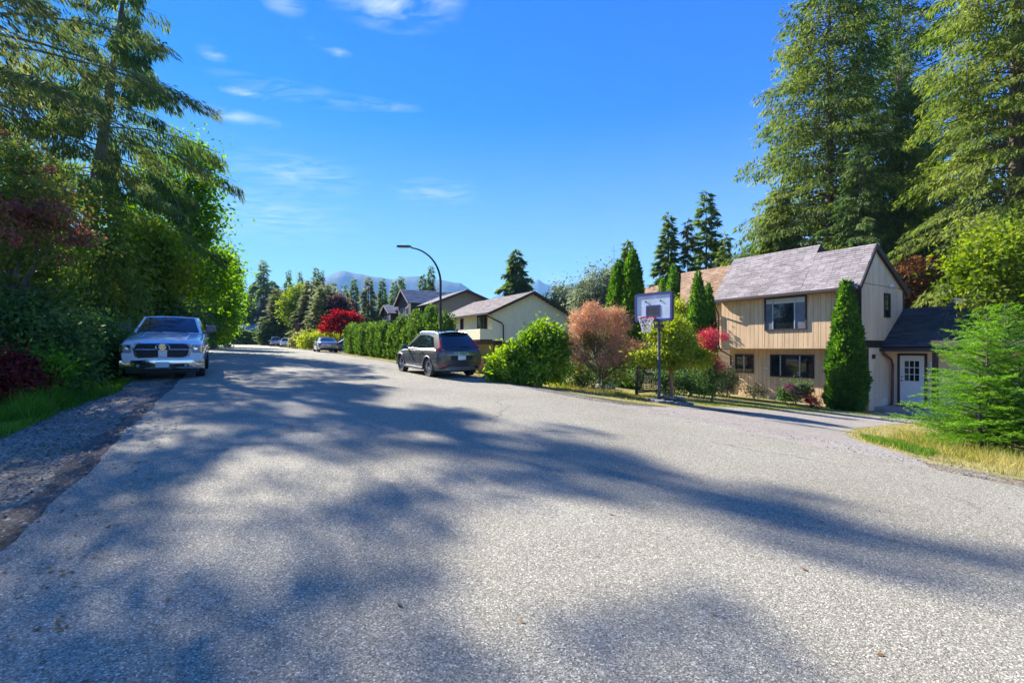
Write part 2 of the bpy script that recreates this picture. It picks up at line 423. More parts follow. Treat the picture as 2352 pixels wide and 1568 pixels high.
def ground_like(name, stops, scale, bump, fine=90., fvar=.35, big=.35, rough=.95, dist=.02, chips=None):
    m, n, l = new_mat(name)
    out = N(n, 'ShaderNodeOutputMaterial'); b = N(n, 'ShaderNodeBsdfPrincipled'); l.new(b.outputs[0], out.inputs[0])
    t = N(n, 'ShaderNodeTexCoord')
    z = N(n, 'ShaderNodeTexNoise'); z.inputs['Scale'].default_value = scale; z.inputs['Detail'].default_value = 8; z.inputs['Roughness'].default_value = .6; l.new(t.outputs['Object'], z.inputs['Vector'])
    c = ramp(n, l, z.outputs[0], stops)
    v = N(n, 'ShaderNodeTexVoronoi'); v.inputs['Scale'].default_value = fine; l.new(t.outputs['Object'], v.inputs['Vector'])
    sp_ = N(n, 'ShaderNodeSeparateColor'); l.new(v.outputs['Color'], sp_.inputs[0])
    k1 = ramp(n, l, sp_.outputs[0], chips or [(0, (1 - fvar,) * 3), (.6, (1, 1, 1)), (1, (1 + fvar * 1.6,) * 3)])
    z3 = N(n, 'ShaderNodeTexNoise'); z3.inputs['Scale'].default_value = fine * .8; z3.inputs['Detail'].default_value = 5; l.new(t.outputs['Object'], z3.inputs['Vector'])
    k3 = ramp(n, l, z3.outputs[0], [(.3, (1 - big,) * 3), (.7, (1 + big,) * 3)])
    m1 = N(n, 'ShaderNodeMixRGB', blend_type='MULTIPLY'); m1.inputs[0].default_value = 1; l.new(c, m1.inputs[1]); l.new(k1, m1.inputs[2])
    m2 = N(n, 'ShaderNodeMixRGB', blend_type='MULTIPLY'); m2.inputs[0].default_value = 1; l.new(m1.outputs[0], m2.inputs[1]); l.new(k3, m2.inputs[2])
    l.new(m2.outputs[0], b.inputs['Base Color']); b.inputs['Roughness'].default_value = rough; b.inputs['Specular IOR Level'].default_value = .25
    bp = N(n, 'ShaderNodeBump'); bp.inputs['Strength'].default_value = bump; bp.inputs['Distance'].default_value = dist
    ad = N(n, 'ShaderNodeMath', operation='ADD'); l.new(sp_.outputs[1], ad.inputs[0]); l.new(z3.outputs[0], ad.inputs[1])
    l.new(ad.outputs[0], bp.inputs['Height']); l.new(bp.outputs[0], b.inputs['Normal'])
    return m, n, l, m2, b
A_ROAD = .345
M_road, rn, rl, rmix, rb = ground_like('asphalt', [(.3, (A_ROAD * .88, A_ROAD * .78, A_ROAD * .56)), (.55, (A_ROAD * 1.05, A_ROAD * .94, A_ROAD * .69)), (.75, (A_ROAD * 1.2, A_ROAD * 1.11, A_ROAD * .86))],
    .35, .9, fine=125., fvar=.5, big=.30, rough=.9, dist=.008, chips=[(0, (.42,) * 3), (.35, (.8,) * 3), (.75, (1.05,) * 3), (.93, (1.5,) * 3), (1, (2.2,) * 3)])
# hairline cracks and a tyre-polished tone on the road
t_ = N(rn, 'ShaderNodeTexCoord')
vz = N(rn, 'ShaderNodeTexVoronoi', feature='DISTANCE_TO_EDGE'); vz.inputs['Scale'].default_value = .22
nzz = N(rn, 'ShaderNodeTexNoise'); nzz.inputs['Scale'].default_value = 1.4; nzz.inputs['Detail'].default_value = 6
mxv = N(rn, 'ShaderNodeMixRGB', blend_type='ADD'); mxv.inputs[0].default_value = .9; rl.new(t_.outputs['Object'], nzz.inputs['Vector']); rl.new(t_.outputs['Object'], mxv.inputs[1]); rl.new(nzz.outputs['Color'], mxv.inputs[2]); rl.new(mxv.outputs[0], vz.inputs['Vector'])
ck = ramp(rn, rl, vz.outputs['Distance'], [(0, (.40, .38, .36)), (.0035, (.58, .57, .55)), (.008, (1, 1, 1))])
nm = N(rn, 'ShaderNodeTexNoise'); nm.inputs['Scale'].default_value = .17; rl.new(t_.outputs['Object'], nm.inputs['Vector'])
ckm = ramp(rn, rl, nm.outputs[0], [(.50, (0, 0, 0)), (.60, (1, 1, 1))])
mk = N(rn, 'ShaderNodeMixRGB', blend_type='MULTIPLY'); rl.new(ckm, mk.inputs[0]); rl.new(rmix.outputs[0], mk.inputs[1]); rl.new(ck, mk.inputs[2]); rl.new(mk.outputs[0], rb.inputs['Base Color'])
A_DR = .29
M_drive = ground_like('driveway_asphalt', [(.3, (A_DR * .98, A_DR * .84, A_DR * .66)), (.6, (A_DR * 1.14, A_DR * .98, A_DR * .78)), (.8, (A_DR * 1.25, A_DR * 1.1, A_DR * .9))], .6, .7, fine=70., fvar=.35, big=.3, dist=.006)[0]
M_gravel = ground_like('gravel', [(.3, (.17, .13, .08)), (.5, (.28, .23, .155)), (.7, (.38, .32, .225))], .7, 1., fine=55., fvar=.6, big=.4, dist=.03, chips=[(0, (.4, .4, .42)), (.5, (.9, .88, .85)), (.85, (1.4, 1.35, 1.3)), (1, (2.3, 2.2, 2.1))])[0]
M_soil = ground_like('soil_and_moss', [(.3, (.08, .07, .035)), (.5, (.13, .13, .055)), (.7, (.22, .20, .10))], .5, .8, fine=25., fvar=.4, big=.4, dist=.03)[0]
M_dry = ground_like('dry_lawn', [(.3, (.19, .20, .05)), (.5, (.34, .28, .10)), (.7, (.42, .34, .14))], .8, .8, fine=60., fvar=.4, big=.4, dist=.02)[0]
M_edge = ground_like('needle_litter', [(.3, (.075, .058, .042)), (.6, (.13, .105, .078)), (.8, (.22, .19, .15))], 2.2, 1., fine=70., fvar=.5, big=.4, dist=.02)[0]

ta = grid_axis(GT + KT, 1.0, -12, 60, 4000); sa = grid_axis([-x for x in LS] + QS + [-1.2], .5, -12, 30, 4000)
tt, ss = np.meshgrid(ta, sa, indexing='ij')
ground = sheet('ground', tt, ss, 0, M_soil)
def strip(name, s0f, s1f, t0, t1, off, m, ns=None, dt=.5, wob0=0, wob1=0, seed=0):
    """strip along the road between two edges s0(t), s1(t)"""
    t = np.array(sorted(set(np.round(np.arange(t0, t1 + 1e-6, dt), 3).tolist()) | {k for k in GT + KT if t0 < k < t1}))
    w = lambda a, q: a * (np.sin(t * 1.7 + seed) * .5 + np.sin(t * 4.1 + 2 * seed + q) * .35 + np.sin(t * 11.3 + q) * .25)
    a, b = s0f(t) + w(wob0, 1.), s1f(t) + w(wob1, 2.)
    knots = [k for k in [-12, -6, -3.5, -1.2, 7.9, 9.0, 12.85]]
    n = ns or 16
    u = np.linspace(0, 1, n)
    S_ = a[:, None] + (b - a)[:, None] * u[None]
    if name == 'road':
        S_[:, 1:-1] = np.clip(S_[:, 1:-1], -1.2, 7.9)
    return sheet(name, np.repeat(t[:, None], n, 1), S_, off, m)
LE = lambda t: np.interp(t, [-30, 0, 8, 17, 40, 120], [-1.25, -1.25, -1.17, -1.05, -1.1, -1.1])
RE = lambda t: np.interp(t, [-30, 0, 14, 50, 120], [7.75, 7.75, 7.88, 7.88, 7.88])
road = strip('road', LE, RE, -30, 118, .016, M_road, 19, .25, .05, .06, 3.)
gl = strip('gravel_shoulder', lambda t: LE(t) - np.interp(t, [-30, 3, 9, 14, 19, 26, 40, 118], [1.7, 1.6, 1.38, 1.0, 1.15, 1.0, .6, .5]), lambda t: LE(t) + .1, -30, 118, .006, M_gravel, 10, .5, .16, .02, 1.)
gr = strip('gravel_verge', lambda t: RE(t) - .1, lambda t: RE(t) + np.interp(t, [-30, 4, 9, 16, 22, 30, 50, 60, 118], [.75, .7, .7, .8, .9, .7, 1.6, .7, .5]), -30, 118, .006, M_gravel, 7, .5, .02, .14, 2.)
ge = strip('needle_litter_line', lambda t: LE(t) - .26, lambda t: LE(t) + .02, -30, 40, .010, M_edge, 4, .25, .09, .02, 4.)
# the driveway: two edges read along the ground from the road to the porch
def edge_pts(pts): return [ts(*hit(px, py)[:2]) for px, py in pts]
dl = [(10.6, 7.5)] + edge_pts([(1478, 940), (1585, 933), (1780, 938), (1990, 947), (2060, 948)])
dr = [(2.3, 7.5), (2.8, 8.4), (3.6, 9.4), (4.6, 10.4), (5.4, 12.0), (6.3, 14.5), (7.1, 21.5)]
def chaikin(p, k=3):
    p = [tuple(q) for q in p]
    for _ in range(k):
        o = [p[0]]
        for a, b in zip(p, p[1:]): o += [(.75 * a[0] + .25 * b[0], .75 * a[1] + .25 * b[1]), (.25 * a[0] + .75 * b[0], .25 * a[1] + .75 * b[1])]
        p = o + [p[-1]]
    return p
def resample(pts, n):
    p = np.array(pts); d = np.r_[0, np.cumsum(np.hypot(*np.diff(p, axis=0).T))]; u = np.linspace(0, d[-1], n)
    return np.stack([np.interp(u, d, p[:, 0]), np.interp(u, d, p[:, 1])], 1)
a, b = resample(chaikin(dl), 90), resample(chaikin(dr), 90)
b[:, 1] += .05 * np.sin(np.arange(90) * 1.3) + .04 * np.sin(np.arange(90) * 2.9 + 1); a[1:, 0] += .05 * np.sin(np.arange(89) * 1.7); u = np.linspace(0, 1, 30)[None, :, None]
g_ = a[:, None] * (1 - u) + b[:, None] * u
# follow the knots of the terrain closely
drive = sheet('driveway', g_[..., 0], g_[..., 1], .012, M_drive)
DRIVE_L, DRIVE_R = np.array(dl), np.array(dr)

# ------------------------------------------------------------------ mountains far away and the air in front of them
def mountain(name, ridge, D, depth, m, seed):
    r = np.random.default_rng(seed)
    xs = np.linspace(ridge[0][0], ridge[-1][0], 160)
    ys = np.interp(xs, [p[0] for p in ridge], [p[1] - 7 for p in ridge])
    j = np.zeros_like(xs)
    for k in range(1, 7): j += np.sin(xs * .035 * 2 ** k + r.random() * 9) * 1.6 / 2 ** (.8 * k)
    ys = ys + j
    rows = 22; V = []
    for i in range(rows):
        q = i / (rows - 1)               # 0 at the foot in front, .5 on the ridge, 1 behind
        for x, y in zip(xs, ys):
            X, Z = (x - CX) / F * D, EYE + (HY - y) / F * D
            h = 1 - abs(2 * q - 1)
            hh = Z * h ** 1.25 * (1 + .10 * math.sin(x * .11 + i * .9) * (1 - h)) - 4 * (1 - h)
            dd = D + (q - .5) * depth + 60 * math.sin(x * .07 + i) * (1 - h)
            V.append((X, dd, hh))
    n = len(xs); i, j2 = np.meshgrid(np.arange(rows - 1), np.arange(n - 1), indexing='ij'); a = (i * n + j2).ravel()
    o = np_mesh(name, np.array(V), np.stack([a, a + 1, a + n + 1, a + n], 1), m, smooth=True)
    return kind(o, 'structure')
M_mtn = mat('forested_mountain', (.022, .042, .03), .95, var=.5, scale=.012, bump=.6, bscale=.03)
m1 = mountain('mountain', [(560, 700), (640, 668), (700, 650), (745, 637), (770, 626), (797, 620), (820, 624), (850, 633), (880, 636), (905, 640), (925, 634), (960, 634), (1000, 640), (1060, 650), (1120, 690)], 3300, 1500, M_mtn, 5)
m2 = mountain('mountain', [(1100, 700), (1160, 672), (1205, 655), (1226, 645), (1236, 640), (1248, 650), (1268, 657), (1282, 652), (1296, 658), (1318, 651), (1340, 643), (1362, 637), (1400, 640), (1460, 655), (1540, 690)], 4300, 1600, M_mtn, 6)
m3 = mountain('mountain', [(200, 760), (300, 735), (420, 742), (540, 728), (640, 735), (760, 730), (900, 738), (1020, 733), (1180, 740), (1300, 730), (1420, 736), (1560, 728), (1700, 738), (1900, 745), (2100, 760)], 1700, 700, M_mtn, 8)
# ------------------------------------------------------------------ grass, stones
M_grass = leaf_mat('grass', [(.05, .12, .015), (.10, .20, .025), (.20, .30, .05)], .48, 1.2)
M_grass_dry = leaf_mat('dry_grass', [(.15, .20, .03), (.34, .29, .08), (.50, .42, .17)], .48, .9)
def in_poly(p, poly):
    x, y = p[:, 0], p[:, 1]; ins = np.zeros(len(p), bool); n = len(poly)
    for i in range(n):
        x1, y1 = poly[i]; x2, y2 = poly[(i + 1) % n]
        c = ((y1 > y) != (y2 > y)) & (x < (x2 - x1) * (y - y1) / (y2 - y1 + 1e-12) + x1); ins ^= c
    return ins
def blades(name, poly, n, h, w, m, seed, clump=.6, lean=.35):
    """grass blades over a polygon in road coordinates"""
    r = np.random.default_rng(seed); poly = np.array(poly); lo, hi = poly.min(0), poly.max(0)
    out = []; tot = 0
    while tot < n:
        p = lo + (hi - lo) * r.random((n, 2)); p = p[in_poly(p, poly)]
        if clump:
            q = .5 + .5 * np.sin(p[:, 0] * 3.1 + np.sin(p[:, 1] * 2.3) * 2) * np.sin(p[:, 1] * 3.7 + np.cos(p[:, 0] * 1.7) * 2)
            p = p[r.random(len(p)) > clump * q]
        out.append(p); tot += len(p)
        if len(p) == 0: break
    p = np.concatenate(out)[:n]; k = len(p)
    tuft = .6 + .8 * (.5 + .5 * np.sin(p[:, 0] * 1.9 + 1) * np.sin(p[:, 1] * 2.7))
    c = np.stack([p[:, 0] * TX + p[:, 1] * SX, p[:, 0] * TY + p[:, 1] * SY, hz_ts(p[:, 0], p[:, 1]) - .01], 1)
    d = nrm(np.stack([r.normal(0, lean, k), r.normal(0, lean, k), np.ones(k)], 1)); nn = r.normal(0, 1, (k, 3)); nn[:, 2] *= .2
    L = h * tuft * (.5 + r.random(k))
    V = leaf_tris(c, d, nn, L, w * (.6 + .8 * r.random(k)), bend=.2)
    o = np_mesh(name, V, tris(V), m); return kind(o, 'stuff')
def rock(mb, c, sx, sy, sz, seed, m=0, flat=False):
    r = np.random.default_rng(seed); bm = bmesh.new(); bmesh.ops.create_icosphere(bm, subdivisions=2, radius=1)
    ph = r.random(9) * 6.28
    for v in bm.verts:
        a = v.co.copy(); k = 1 + .16 * math.sin(2.3 * a.x + ph[0]) + .14 * math.sin(3.1 * a.y + ph[1]) + .13 * math.sin(2.7 * a.z + ph[2]) + r.normal(0, .035)
        v.co = a * k
        if flat: v.co.z = max(-.72, min(.72, v.co.z * 1.5))
        v.co = Vector((c[0] + v.co.x * sx, c[1] + v.co.y * sy, c[2] + v.co.z * sz))
    mb.bm(bm, m); return mb
M_stone = mat('field_stone', (.26, .25, .23), .9, var=.45, scale=5, bump=.6, bscale=25)
M_slate = mat('slate', (.16, .165, .17), .85, var=.55, scale=9, bump=.7, bscale=30)
M_bark = mat('bark', (.13, .10, .075), .95, var=.45, scale=3, bump=1., bscale=18, stretch=(3, 3, .5))
M_bark_grey = mat('grey_bark', (.16, .15, .135), .95, var=.5, scale=3, bump=1., bscale=18, stretch=(3, 3, .6))
M_bark_red = mat('cinnamon_bark', (.34, .13, .05), .7, var=.35, scale=5, bump=.5, bscale=20, stretch=(3, 3, .5))
# foliage colours: raised above real leaves, fill light put into the colour
LM = dict(
    spruce=leaf_mat('spruce_needles', [(.055, .10, .03), (.11, .175, .045), (.21, .25, .075)], .5, .35),
    brownspruce=leaf_mat('brown_green_needles', [(.06, .095, .032), (.12, .16, .048), (.22, .21, .08)], .5, .3),
    cedar=leaf_mat('cedar_sprays', [(0.065, 0.106, 0.020), (0.136, 0.185, 0.033), (0.260, 0.291, 0.061)], .5, .3),
    cedar_light=leaf_mat('light_cedar_sprays', [(.08, .13, .022), (.17, .22, .038), (.30, .33, .075)], .5, .35),
    fir=leaf_mat('fir_needles', [(0.053, 0.095, 0.029), (0.106, 0.162, 0.040), (0.201, 0.246, 0.066)], .46, .35),
    bluespruce=leaf_mat('blue_spruce_needles', [(.05, .085, .08), (.09, .13, .12), (.14, .18, .16)], .35, .5),
    olive=leaf_mat('olive_needles', [(0.080, 0.106, 0.037), (0.159, 0.181, 0.067), (0.271, 0.258, 0.105)], .48, .35),
    maple=leaf_mat('broad_leaves', [(0.071, 0.157, 0.017), (0.142, 0.263, 0.028), (0.236, 0.358, 0.050)], .55, .35),
    maple_y=leaf_mat('yellow_green_leaves', [(.09, .15, .015), (.17, .24, .025), (.28, .31, .05)], .5, .5),
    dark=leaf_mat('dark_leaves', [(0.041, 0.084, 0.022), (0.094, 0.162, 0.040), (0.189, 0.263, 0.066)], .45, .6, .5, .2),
    laurel=leaf_mat('laurel_leaves', [(0.071, 0.157, 0.017), (0.189, 0.302, 0.028), (0.378, 0.448, 0.055)], .48, .9, .5, .2),
    arbor=leaf_mat('arborvitae_sprays', [(0.037, 0.099, 0.017), (0.088, 0.189, 0.028), (0.177, 0.280, 0.048)], .45, 1.2),
    hedge=leaf_mat('hedge_sprays', [(0.033, 0.076, 0.015), (0.083, 0.151, 0.026), (0.171, 0.241, 0.055)], .45, .9),
    red=leaf_mat('red_maple_leaves', [(.10, .012, .015), (.28, .025, .028), (.42, .07, .06)], .55, 1.2),
    redgreen=leaf_mat('turning_maple_leaves', [(.08, .15, .03), (.14, .21, .04), (.20, .23, .05), (.27, .16, .06)], .52, .55),
    crimson=leaf_mat('crimson_maple_leaves', [(.17, .07, .05), (.27, .11, .08), (.34, .17, .11)], .52, 1.),
    darkred=leaf_mat('dark_red_leaves', [(.07, .014, .014), (.16, .03, .026), (.26, .06, .04)], .42, 1.5),
    plum=leaf_mat('plum_leaves', [(.04, .02, .025), (.08, .04, .045), (.13, .08, .07)], .48, .6),
    smoke=leaf_mat('smoke_bush_plumes', [(.36, .19, .10), (.56, .33, .20), (.70, .47, .31)], .45, 1.6, .9),
    smoke_leaf=leaf_mat('smoke_bush_leaves', [(.07, .09, .02), (.13, .14, .035), (.22, .11, .06)], .5, 1.2),
    pinkp=leaf_mat('pink_plumes', [(.28, .03, .05), (.48, .08, .10), (.62, .17, .19)], .5, 2., .9),
    copper=leaf_mat('copper_leaves', [(.10, .05, .025), (.22, .10, .045), (.34, .17, .08)], .45, .8),
    lime=leaf_mat('lime_leaves', [(0.147, 0.211, 0.028), (0.310, 0.364, 0.048), (0.501, 0.504, 0.097)], .5, 1.),
    youngfir=leaf_mat('young_fir_needles', [(0.088, 0.211, 0.024), (0.177, 0.336, 0.041), (0.295, 0.463, 0.083)], .5, 1.4),
    grey=leaf_mat('grey_green_leaves', [(0.085, 0.114, 0.066), (0.156, 0.188, 0.106), (0.269, 0.296, 0.172)], .5, .6),
    pale=leaf_mat('pale_shrub_leaves', [(0.153, 0.179, 0.055), (0.283, 0.280, 0.099), (0.425, 0.381, 0.165)], .5, 1.5),
    flower=leaf_mat('hydrangea_petals', [(.12, .02, .08), (.20, .05, .16), (.32, .07, .10)], .42, 4.),
)
# ------------------------------------------------------------------ houses
M_siding = mat('beige_siding', (.74, .50, .275), .75, var=.15, scale=2.5, bump=.25, bscale=30, stretch=(1, 1, .25))
M_siding_end = mat('shade_lifted_siding', (.78, .60, .43), .8, var=.16, scale=1.6, bump=.3, bscale=25, stretch=(1, 1, .2))  # paler than the sunlit front: fill light for the shaded walls put into the colour
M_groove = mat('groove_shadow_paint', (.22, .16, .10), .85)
M_trim = mat('dark_brown_trim', (.040, .022, .020), .55, var=.25, scale=8)
M_rust = mat('brown_downspout', (.13, .035, .03), .45, var=.2)
M_white = mat('white_paint', (.78, .78, .76), .45, var=.04)
M_blind = mat('window_blind', (.55, .58, .55), .7, var=.05)
M_alu = mat('aluminium_frame', (.55, .55, .55), .4, .6, var=.05)
M_glass = glass_mat('window_glass')
M_glassw = glass_mat('grey_curtained_glass', (.16, .17, .19), .08, .6)
M_concrete = mat('concrete', (.36, .34, .31), .9, var=.2, scale=3, bump=.4)
def shingle_mat(name, cols):
    m, n, l = new_mat(name); out = N(n, 'ShaderNodeOutputMaterial'); b = N(n, 'ShaderNodeBsdfPrincipled'); l.new(b.outputs[0], out.inputs[0])
    g = N(n, 'ShaderNodeNewGeometry'); t = N(n, 'ShaderNodeTexCoord'); z = N(n, 'ShaderNodeTexNoise'); z.inputs['Scale'].default_value = 1.1; z.inputs['Detail'].default_value = 6; l.new(t.outputs['Object'], z.inputs['Vector'])
    a = N(n, 'ShaderNodeMath', operation='MULTIPLY_ADD'); l.new(g.outputs['Random Per Island'], a.inputs[0]); a.inputs[1].default_value = .6; l.new(z.outputs[0], a.inputs[2])
    s = N(n, 'ShaderNodeMath', operation='SUBTRACT', use_clamp=True); l.new(a.outputs[0], s.inputs[0]); s.inputs[1].default_value = .3
    l.new(ramp(n, l, s.outputs[0], [(.1, cols[0]), (.5, cols[1]), (.9, cols[2])]), b.inputs['Base Color']); b.inputs['Roughness'].default_value = .9
    z2 = N(n, 'ShaderNodeTexNoise'); z2.inputs['Scale'].default_value = 160; l.new(t.outputs['Object'], z2.inputs['Vector'])
    bp = N(n, 'ShaderNodeBump'); bp.inputs['Strength'].default_value = .5; bp.inputs['Distance'].default_value = .01; l.new(z2.outputs[0], bp.inputs['Height']); l.new(bp.outputs[0], b.inputs['Normal'])
    return m
M_sh_grey = shingle_mat('grey_shingles', [(.19, .155, .145), (.28, .235, .22), (.37, .32, .30)])
M_sh_brown = shingle_mat('tan_shingles', [(.22, .12, .065), (.32, .19, .105), (.42, .27, .16)])
M_sh_dark = shingle_mat('charcoal_shingles', [(.03, .033, .04), (.05, .055, .065), (.075, .08, .09)])
M_sh_mid = shingle_mat('weathered_brown_shingles', [(.17, .135, .115), (.25, .20, .17), (.33, .27, .23)])

def roof_plane(root, name, e0, e1, r0, r1, course, tab, m, seed, thick=.14, fascia=None, tone=None):
    """sloping roof: eave from e0 to e1, ridge from r0 to r1; deck, then courses of single shingle tabs"""
    rr = random.Random(seed); e0, e1, r0, r1 = map(Vector, (e0, e1, r0, r1))
    nrm_ = (e1 - e0).cross(r0 - e0).normalized()
    if nrm_.z < 0: nrm_ = -nrm_
    mb = MB(); d = -nrm_ * thick
    mb.raw([e0 + d, e1 + d, r1 + d, r0 + d, e0, e1, r1, r0], [(0, 1, 2, 3), (4, 7, 6, 5), (0, 4, 5, 1), (1, 5, 6, 2), (2, 6, 7, 3), (3, 7, 4, 0)])
    deck = mb.build(name, fascia or M_trim, root)
    n = max(2, int((r0 - e0).length / course)); sb = MB()
    for i in range(n):
        q0, q1 = i / n, min(1.0, (i + 1.25) / n)
        a0, b0 = e0.lerp(r0, q0), e1.lerp(r1, q0); a1, b1 = e0.lerp(r0, q1), e1.lerp(r1, q1)
        L = (b0 - a0).length; k = max(1, int(L / tab)); off = rr.random() / k
        cuts = sorted({0.0, 1.0} | {min(1, max(0, (j + off * k * (1 if i % 2 else .5)) / k)) for j in range(k + 1)})
        for u0, u1 in zip(cuts, cuts[1:]):
            if u1 - u0 < 1e-4: continue
            g = .006 / max(L, .1); lift = .014 + rr.random() * .012
            p = [a0.lerp(b0, u0 + g), a0.lerp(b0, u1 - g), a1.lerp(b1, u1 - g), a1.lerp(b1, u0 + g)]
            t = [p[0] + nrm_ * lift, p[1] + nrm_ * lift, p[2] + nrm_ * .004, p[3] + nrm_ * .004]
            sb.raw([p[0] + nrm_ * .002, p[1] + nrm_ * .002] + t, [(2, 3, 4, 5), (0, 1, 3, 2), (0, 2, 5), (1, 4, 3)])
    s = sb.build('shingles', m, deck, fix=False); kind(s, 'stuff')
    return deck
def subtract(z0, z1, cuts):
    seg = [(z0, z1)]
    for a, b in cuts:
        nxt = []
        for p, q in seg:
            if b <= p or a >= q: nxt.append((p, q)); continue
            if a > p: nxt.append((p, a))
            if b < q: nxt.append((b, q))
        seg = nxt
    return [s for s in seg if s[1] - s[0] > .02]
def board_wall(root, x0, x1, y, z0, ztop, holes, m, width=.2, axis='x', seed=1, th=.02, out=-1):
    """upright boards with open grooves; ztop may be a function; boards stop at the window openings"""
    rr = random.Random(seed); zt = ztop if callable(ztop) else (lambda x: ztop)
    cuts = set(); x = x0
    while x < x1 - 1e-3: cuts.add(round(x, 4)); x += width * rr.choice([1, 1, 1, .5, 1.0])
    cuts |= {x1} | {h[0] for h in holes} | {h[1] for h in holes}; cuts = sorted(c for c in cuts if x0 - 1e-6 <= c <= x1 + 1e-6)
    for a, b in zip(cuts, cuts[1:]):
        if b - a < .015: continue
        g = min(.016, (b - a) * .2); a2, b2 = a + g / 2, b - g / 2
        for p, q in subtract(z0, 99, [(h[2], h[3]) for h in holes if h[0] < (a + b) / 2 < h[1]]):
            ta_, tb_ = (zt(a2), zt(b2)) if q > 90 else (q, q)
            o_ = y + out * (th + rr.random() * .003)
            mb = MB()
            if axis == 'x': V = [(a2, y, p), (b2, y, p), (b2, y, tb_), (a2, y, ta_), (a2, o_, p), (b2, o_, p), (b2, o_, tb_), (a2, o_, ta_)]
            else: V = [(y, a2, p), (y, b2, p), (y, b2, tb_), (y, a2, ta_), (o_, a2, p), (o_, b2, p), (o_, b2, tb_), (o_, a2, ta_)]
            mb.raw(V, [(0, 1, 2, 3), (4, 7, 6, 5), (0, 4, 5, 1), (1, 5, 6, 2), (2, 6, 7, 3), (3, 7, 4, 0)])
            mb.build('board', m, root)
def lap_wall(root, x0, x1, y, z0, ztop, m, h=.17, axis='x', name='lap_siding', out=-1, prof=None, holes=()):
    """horizontal lap siding: one wedge per course"""
    mb = MB(); z = z0; zt = ztop
    while z < zt - 1e-3:
        z2 = min(z + h, zt)
        a, b = (prof(z) if prof else (x0, x1))
        segs = subtract(a, b, [(q[0], q[1]) for q in holes if q[2] < (z + z2) / 2 < q[3]])
        for a, b in segs:
            lo, hi = y + out * .028, y + out * .006
            if axis == 'x': V = [(a, y, z), (b, y, z), (b, lo, z), (a, lo, z), (a, hi, z2), (b, hi, z2), (b, y, z2), (a, y, z2)]
            else: V = [(y, a, z), (y, b, z), (lo, b, z), (lo, a, z), (hi, a, z2), (hi, b, z2), (y, b, z2), (y, a, z2)]
            mb.raw(V, [(0, 1, 2, 3), (3, 2, 5, 4), (4, 5, 6, 7), (0, 7, 6, 1), (0, 3, 4, 7), (1, 6, 5, 2)])
        z = z2
    return kind(mb.build(name, m, root), 'stuff')
def window(root, x0, x1, y, z0, z1, splits=(), axis='x', out=-1, fr=.06, mframe=None, panes=None, mull=None, blind=None, sill=False, label=None):
    """frame proud of the wall, a pane in every light"""
    mf = mframe or M_trim; mb = MB(); d0, d1 = y, y + out * .055
    def bx(m_, a, b, p, q, e0=d0, e1=d1, c=0):
        lo, hi = min(e0, e1), max(e0, e1)
        if axis == 'x': m_.box(a, b, lo, hi, p, q)
        else: m_.box(lo, hi, a, b, p, q)
    bx(mb, x0, x1, z0, z0 + fr); bx(mb, x0, x1, z1 - fr, z1); bx(mb, x0, x0 + fr, z0 + fr, z1 - fr); bx(mb, x1 - fr, x1, z0 + fr, z1 - fr)
    w = mb.build('window', mf, root)
    if label: w['label'] = label
    xs = [x0 + fr] + list(splits) + [x1 - fr]
    for i, (a, b) in enumerate(zip(xs, xs[1:])):
        pm = MB(); bx(pm, a, b, z0 + fr, z1 - fr, y, y + out * .016); pm.build('pane', (panes[i] if panes else M_glass), w)
        if blind and blind.get(i):
            bm_ = MB(); bx(bm_, a + .03, b - .03, z1 - fr - blind[i], z1 - fr, y + out * .017, y + out * .021); bm_.build('blind', M_blind, w)
    for s in splits:
        mm = MB(); bx(mm, s - .022, s + .022, z0 + fr, z1 - fr, y + out * .017, y + out * .045); mm.build('mullion', mull or M_alu, w)
    if sill:
        sm = MB(); bx(sm, x0 - .04, x1 + .04, z0 - .05, z0, y, y + out * .09); sm.build('sill', mf, w)
    return w

# ---- the beige split-storey house (local x: towards the camera along the wall, y: away from the street)
HTH = R(32.1); HB = -1.05
HR = (.728 * 19.7, 19.7)
HROT = math.atan2(-math.cos(HTH), math.sin(HTH))
house = thing('house', 'beige two storey house with vertical board siding and grey shingle roof', 'house', (HR[0], HR[1], HB), HROT)
def H2W(x, y): c, s = math.cos(HROT), math.sin(HROT); return (HR[0] + c * x - s * y, HR[1] + s * x + c * y)
XL = -6.35
mb = MB()
mb.prism([(.02, 2.63), (4.25, 2.63), (4.25, 5.2), (1.2, 6.86), (.02, 5.42)], 'x', XL + .02, -.02)
mb.box(XL + .05, -.02, .67, 4.2, -.35, 2.63)
mb.build('wall', M_groove, house)
win_u = (-4.03, -2.09, 3.44, 4.99); win_l = (-4.12, -2.1, 1.22, 2.30); win_s = (-5.98, -4.98, 1.34, 2.30)
board_wall(house, XL, -.14, 0.02, 2.63, 5.32, [win_u], M_siding, .21, seed=3)
board_wall(house, XL + .05, -.12, .67, -.15, 2.62, [win_l, win_s], M_siding, .21, seed=5)
gz_ = lambda y: (5.38 + (y) * 1.2) if y < 1.2 else 6.84 - (y - 1.2) * .55
gw = (2.18, 2.75, 3.94, 5.0)
board_wall(house, .02, 4.25, -.02, 2.93, 5.28, [gw], M_siding_end, .3, axis='y', seed=7, out=1, th=.022)
board_wall(house, .02, 4.25, -.02, 5.31, gz_, [], M_siding_end, .3, axis='y', seed=8, out=1, th=.024)
board_wall(house, .69, 2.9, -.02, -.15, 2.62, [], M_siding_end, .3, axis='y', seed=9, out=1, th=.02)
t = MB()
t.box(-.14, .035, -.035, .0, 2.63, 5.33); t.build('corner_trim', M_trim, house)
t = MB(); t.box(-.12, .03, .63, .66, -.2, 2.62); t.build('corner_trim', M_trim, house)
t = MB(); t.box(.004, .04, .02, 4.25, 2.63, 2.92); t.build('band_board', M_trim, house)
